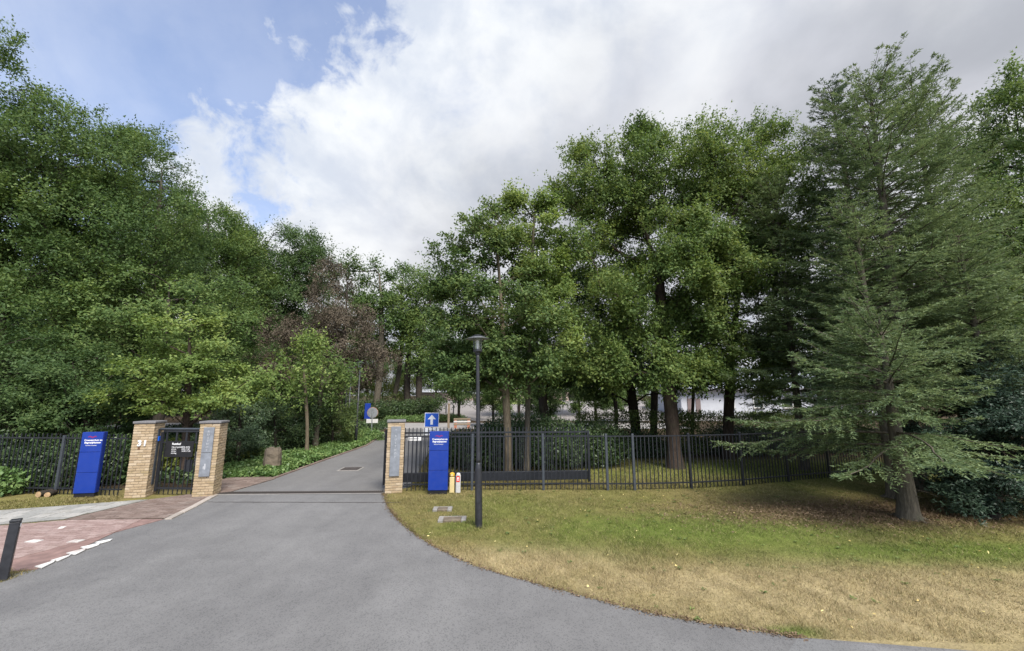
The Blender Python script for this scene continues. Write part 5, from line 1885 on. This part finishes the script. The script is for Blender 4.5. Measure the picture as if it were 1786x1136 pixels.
# between side road and far square
make_bush('clipped_hedge', 'clipped hedge with bright flat top beyond the side road', None, at(660, 47), [((-17.0, 46.5, 1.15 + height(46)), (7.0, 0.9, 1.25)), ((-24.5, 45, 1.0 + height(45)), (3.0, 0.9, 1.2))], (M['hedge'], M['bark']), 93, tri=True, leaf=0.16, lai=3.2, box=True, rough=0.12)
make_bush('low_shrub', 'dark spreading shrub under the leaning trunks beyond the side road', None, at(715, 42), [lobe(725, 712, 42.5, 42, 16), lobe(690, 716, 42, 26, 16), lobe(650, 718, 43, 34, 18), lobe(598, 715, 43, 34, 20)], (M['laurel'], M['bark']), 94, tri=True, leaf=0.18, lai=3.6)
make_bush('low_shrub', 'bright low shrub row along the kerb of the side road', None, at(735, 40.5), [lobe(700, 733, 40.5, 30, 8), lobe(745, 732, 40.5, 34, 9), lobe(790, 730, 40.5, 24, 8)], (M['ivy'], M['bark']), 95, tri=True, leaf=0.15, lai=3.4)
make_bush('weeping_shrub', 'wispy weeping shrub at the bend between shrubs and paved square', None, at(748, 43), [lobe(748, 706, 43, 14, 15)], (M['hedge'], M['bark']), 96, tri=True, leaf=0.18, wl=0.25, lai=2.4)
# hedges right
HD = 'hedges behind the railing fence'
make_bush('laurel_hedge', 'dark laurel hedge right behind the sliding gate', HD, (0.6, 15.2, 0), [((-1.9, 15.6, 0.6), (0.9, 1.2, 0.62)), ((-0.75, 15.0, 0.72), (1.15, 1.0, 0.78)), ((1.2, 15.1, 0.85), (1.6, 1.1, 0.95)), ((0.2, 15.9, 0.95), (1.6, 0.9, 0.90)), ((2.9, 15.6, 0.75), (1.3, 0.9, 0.85))], (M['laurel'], M['bark']), 97, tri=True, leaf=0.13, wl=0.36, lai=4.2, rough=0.13)
make_bush('long_hedge', 'long dark hedge with light top running behind the trunks', HD, (9, 19.5, 0), [((5.5, 19.0, 0.75), (2.6, 0.8, 0.95)), ((10.0, 20.0, 0.75), (2.6, 0.8, 0.95)), ((14.5, 21.2, 0.75), (2.6, 0.9, 0.95)), ((19.0, 22.4, 0.8), (2.6, 0.9, 1.0))], (M['hedge'], M['bark']), 98, tri=True, leaf=0.11, lai=3.8, box=True, shell=0.7, rough=0.22)
make_bush('dark_shrub', 'purplish dark shrub under the trees at the foot of the long hedge', HD, (10.5, 18.4, 0), [((9.8, 18.6, 0.5), (1.8, 0.7, 0.7)), ((13.5, 19.4, 0.5), (2.0, 0.8, 0.75)), ((5.0, 18.0, 0.4), (1.6, 0.6, 0.6))], (M['rhodo'], M['bark']), 99, tri=True, leaf=0.11, lai=3.6)
make_tree('dark_bush', 'dense blue green bush in the shade right of the stout spruce trunk', None, (*G(1730, 905), 0), [lobe(1735, 780, 9.7, 95, 120, 1.2), lobe(1800, 740, 9.9, 95, 140, 1.3), lobe(1690, 850, 9.5, 60, 50, 0.8), lobe(1790, 860, 9.3, 95, 55, 0.9), lobe(1660, 780, 10.2, 50, 55, 0.7), lobe(1720, 890, 9.3, 70, 22, 0.6)], (M['blue_bush'], M['bark']), 100, rtrunk=0.08, leaf=0.075, wl=0.45, lai=4.4, layer=0.55, hollow=0.55, dens=3.6, zcut=0.08, cat='bush', tri=True)

# ------------------------------------------------------------------ ground cover, grass, litter
def in_poly(P, poly):
    x, y = P[:, 0], P[:, 1]
    r = np.zeros(len(P), bool)
    n = len(poly)
    for i in range(n):
        x0, y0 = poly[i]
        x1, y1 = poly[(i + 1) % n]
        c = ((y0 > y) != (y1 > y)) & (x < (x1 - x0) * (y - y0) / ((y1 - y0) + 1e-12) + x0)
        r ^= c
    return r


rng = np.random.default_rng(77)
ivy_poly = [(DL[1][0] - 2.4, DL[1][1] + 0.1), (DL[1][0] - 0.10, DL[1][1] + 0.25), (DL[2][0] - 0.12, DL[2][1]), (DL[3][0] - 0.12, DL[3][1]), (DL[4][0] - 0.1, DL[4][1]), (DL[4][0] - 1.0, DL[4][1] + 0.5), (DL[3][0] - 2.2, DL[3][1] + 0.4), (DL[2][0] - 2.4, DL[2][1]), (DL[1][0] - 3.0, DL[1][1] + 1.6)]
P = rng.uniform((-12, 13), (-5, 30), (160000, 2))
P = P[in_poly(P, ivy_poly)]
hgt = 0.14 + 0.10 * wob(np.c_[P, np.zeros(len(P))], 3, 2.2)
z = np.clip(hgt, 0.04, 0.4) * rng.uniform(0.15, 1.0, len(P)) ** 0.6
n = len(P)
P3 = np.c_[P, z]
me = leaf_mesh('ivy_ground_cover', P3, rng.normal(size=(n, 3)) + np.array([0, -0.3, -0.2]), norm(rng.normal(size=(n, 3)) * 0.45 + np.array([0, 0, 1.0])), 0.11 * rng.uniform(0.6, 1.3, n), 0.085 * rng.uniform(0.7, 1.2, n))
tag(link_mesh('ivy_ground_cover', me, M['ivy'], kind='stuff'), 'bright green ivy covering the border along the left edge of the drive', 'ground cover')
STATS.append(('ivy', n))
# leaf litter and undergrowth on the woodland floor
P = rng.uniform((-26, 12.3), (-8.6, 40), (60000, 2))
P = P[~in_poly(P, ivy_poly) & (P[:, 0] < np.interp(P[:, 1], [p[1] for p in DL], [p[0] for p in DL]) - 0.6)]
n = len(P)
P3 = np.c_[P, rng.uniform(0.02, 0.38, n) ** 1.3]
me = leaf_mesh('undergrowth', P3, rng.normal(size=(n, 3)), norm(rng.normal(size=(n, 3)) * 0.5 + np.array([0, 0, 1.0])), 0.15 * rng.uniform(0.6, 1.3, n), 0.10 * rng.uniform(0.7, 1.2, n))
tag(link_mesh('undergrowth', me, M['laurel'], kind='stuff'), 'dark low undergrowth covering the woodland floor behind the left fence', 'undergrowth')


def blades(name, poly, n, rmax, seed, hmin, hmax, w, label, bias=1.0):
    rng = np.random.default_rng(seed)
    # radial sampling: thicker near the street, thinner away from it
    th = rng.uniform(-1.2, 1.2, n)
    r = np.exp(rng.uniform(math.log(3.6), math.log(rmax), n))
    P = np.c_[np.sin(th) * r, np.cos(th) * r]
    P = P[in_poly(P, poly)]
    n = len(P)
    r = np.linalg.norm(P, axis=1)
    keep = rng.random(n) < np.clip(0.78 + 0.45 * wob(np.c_[P, np.zeros(n)], seed + 1, 6.0), 0.25, 1)
    P, r = P[keep], r[keep]
    n = len(P)
    h = rng.uniform(hmin, hmax, n) * (1 + 0.3 * wob(np.c_[P, np.zeros(n)], seed + 2, 9.0)) * (1 + 0.35 * wob(np.c_[P, np.zeros(n)], seed, 2.5))
    a = rng.uniform(0, 6.283, n)
    ww = w * rng.uniform(0.6, 1.2, n) * np.clip(r / 6, 0.8, 2.2)
    lean = rng.normal(0, 0.75, (n, 2)) * h[:, None]
    b0 = np.c_[P[:, 0] - np.cos(a) * ww / 2, P[:, 1] - np.sin(a) * ww / 2, np.full(n, -0.004)]
    b1 = np.c_[P[:, 0] + np.cos(a) * ww / 2, P[:, 1] + np.sin(a) * ww / 2, np.full(n, -0.004)]
    tp = np.c_[P + lean, h]
    V = np.stack([b0, b1, tp], axis=1).reshape(-1, 3)
    me = mesh_np(name, V, tris=np.arange(3 * n).reshape(-1, 3))
    STATS.append((name, n))
    return tag(link_mesh(name, me, M['blade'], kind='stuff'), label, 'grass')


lawn_poly = [(p[0] + 0.015, p[1]) for p in EDGE_RR] + [(60, EDGE_RR[-1][1] - 0.1), (60, 60), (14, 16.5)] + [(p[0], p[1]) for p in fp[::-1][3:]] + [(GATE_R[0] + 0.1, GATE_R[1] + 0.25)]
_e = np.array(EDGE_RR)
_n = np.linspace(0, len(_e) - 1, 900)
_e = np.stack([np.interp(_n, np.arange(len(_e)), _e[:, i]) for i in (0, 1)], axis=1)
_w = wob(np.c_[_e, np.zeros(len(_e))], 61, 4.0) * 0.022 + wob(np.c_[_e, np.zeros(len(_e))], 62, 17.0) * 0.016 - 0.012
_t = norm(np.gradient(_e, axis=0))
_e = _e + np.stack([-_t[:, 1], _t[:, 0]], axis=1) * _w[:, None]
lawn_poly = [(p[0], p[1]) for p in _e] + [(5.2, EDGE_RR[-1][1] - 0.12), (22, EDGE_RR[-1][1] - 0.3), (22, 19)] + [(p[0], p[1] + 0.1) for p in fp[::-1]] + [(GATE_R[0] + 0.1, GATE_R[1] + 0.3)]
blades('lawn_grass', lawn_poly, 900000, 17, 91, 0.018, 0.05, 0.006, 'patchy half dried grass of the wide lawn right of the road')
back_poly = [(p[0], p[1] + 0.1) for p in fp[1:]] + [(18, 17.5), (2, 16.5), (-1.5, 13.5)]
blades('shade_grass', back_poly, 500000, 20, 92, 0.03, 0.08, 0.009, 'shaded green grass between railing fence and hedge')
vp = [G(-90, 899), G(190, 877.5), G(212, 872), G(214, 866.5), G(96, 866), G(-90, 866)]
blades('verge_grass', vp, 1500000, 16, 93, 0.02, 0.055, 0.008, 'thin dry grass strip at the foot of the left fence')
vp2 = [G(67, 996), G(10, 999.5), G(-60, 1003), G(-60, 1040), G(0, 1018)]
blades('corner_grass', vp2, 1500000, 12, 94, 0.02, 0.06, 0.007, 'small grass corner round the foot of the bollard')
dp = [G(716, 853), G(748, 792), G(790, 770), G(800, 850)]
blades('border_grass', dp, 900000, 24, 95, 0.04, 0.14, 0.012, 'grass wedge between driveway and laurel hedge behind the sliding gate')

# broad leaved weeds in the lawn
rng = np.random.default_rng(15)
C = np.c_[rng.uniform(-2, 9, 200), rng.uniform(4.8, 12, 200)]
C = C[in_poly(C, lawn_poly)]
k = 9
a_ = rng.uniform(0, 6.283, (len(C), k))
D = np.stack([np.cos(a_), np.sin(a_), rng.uniform(0.15, 0.6, a_.shape)], axis=-1).reshape(-1, 3)
P = np.repeat(np.c_[C, np.full(len(C), 0.012)], k, axis=0) + rng.normal(0, 0.012, (len(C) * k, 3)) * np.array([1, 1, 0.1])
sz = np.repeat(rng.uniform(0.5, 1.3, len(C)), k)
me = leaf_mesh('lawn_weeds', P, D, norm(rng.normal(size=P.shape) * 0.2 + np.array([0, 0, 1])), 0.045 * sz, 0.018 * sz)
tag(link_mesh('lawn_weeds', me, M['hedge'], kind='stuff'), 'small broad leaved weeds scattered in the dry lawn', 'weeds')

# fallen leaves on the lawn
rng = np.random.default_rng(5)
n = 110
P = np.c_[rng.uniform(-2, 9, n), rng.uniform(5, 11.5, n), rng.uniform(0.025, 0.045, n)]
P = P[in_poly(P, lawn_poly)]
n = len(P)
me = leaf_mesh('fallen_leaves', P, rng.normal(size=(n, 3)) * np.array([1, 1, 0.25]), norm(rng.normal(size=(n, 3)) * 0.3 + np.array([0, 0, 1])), rng.uniform(0.025, 0.055, n), rng.uniform(0.018, 0.035, n))
tag(link_mesh('fallen_leaves', me, M['yellow_leaf'], kind='stuff'), 'few small yellow fallen leaves scattered over the lawn', 'fallen leaves')
n = 9000
c = np.array([LITTER_C[0] - 0.6, LITTER_C[1] + 0.4])
P = c + rng.normal(size=(n, 2)) * np.array([1.9, 0.55])
P3 = np.c_[P, rng.uniform(0.006, 0.035, n)]
me = leaf_mesh('needle_litter', P3, rng.normal(size=(n, 3)) * np.array([1, 1, 0.3]), norm(rng.normal(size=(n, 3)) * 0.4 + np.array([0, 0, 1])), rng.uniform(0.03, 0.08, n), rng.uniform(0.012, 0.03, n))
m_lit = mat_leaf('brown_litter', (0.05, 0.028, 0.016), (0.11, 0.065, 0.036), (0.22, 0.15, 0.08), 0.05)
tag(link_mesh('needle_litter', me, m_lit, kind='stuff'), 'brown needle litter under the spruces at the right', 'leaf litter')
# a few twigs and crumbs along the road edge
n = 2500
k = rng.integers(0, len(EDGE_RR) - 1, n)
E0 = np.array(EDGE_RR)
u = rng.random(n)[:, None]
P = E0[k] * (1 - u) + E0[k + 1] * u + rng.normal(0, 0.035, (n, 2)) + np.array([0.01, 0.0])
P3 = np.c_[P, rng.uniform(0.008, 0.02, n)]
me = leaf_mesh('edge_debris', P3, rng.normal(size=(n, 3)) * np.array([1, 1, 0.2]), norm(rng.normal(size=(n, 3)) * 0.4 + np.array([0, 0, 1])), rng.uniform(0.015, 0.05, n), rng.uniform(0.008, 0.02, n))
tag(link_mesh('edge_debris', me, m_lit, kind='stuff'), 'brown crumbs and dead grass along the asphalt edge', 'debris')
print('LEAVES', sum(s[1] for s in STATS), STATS)
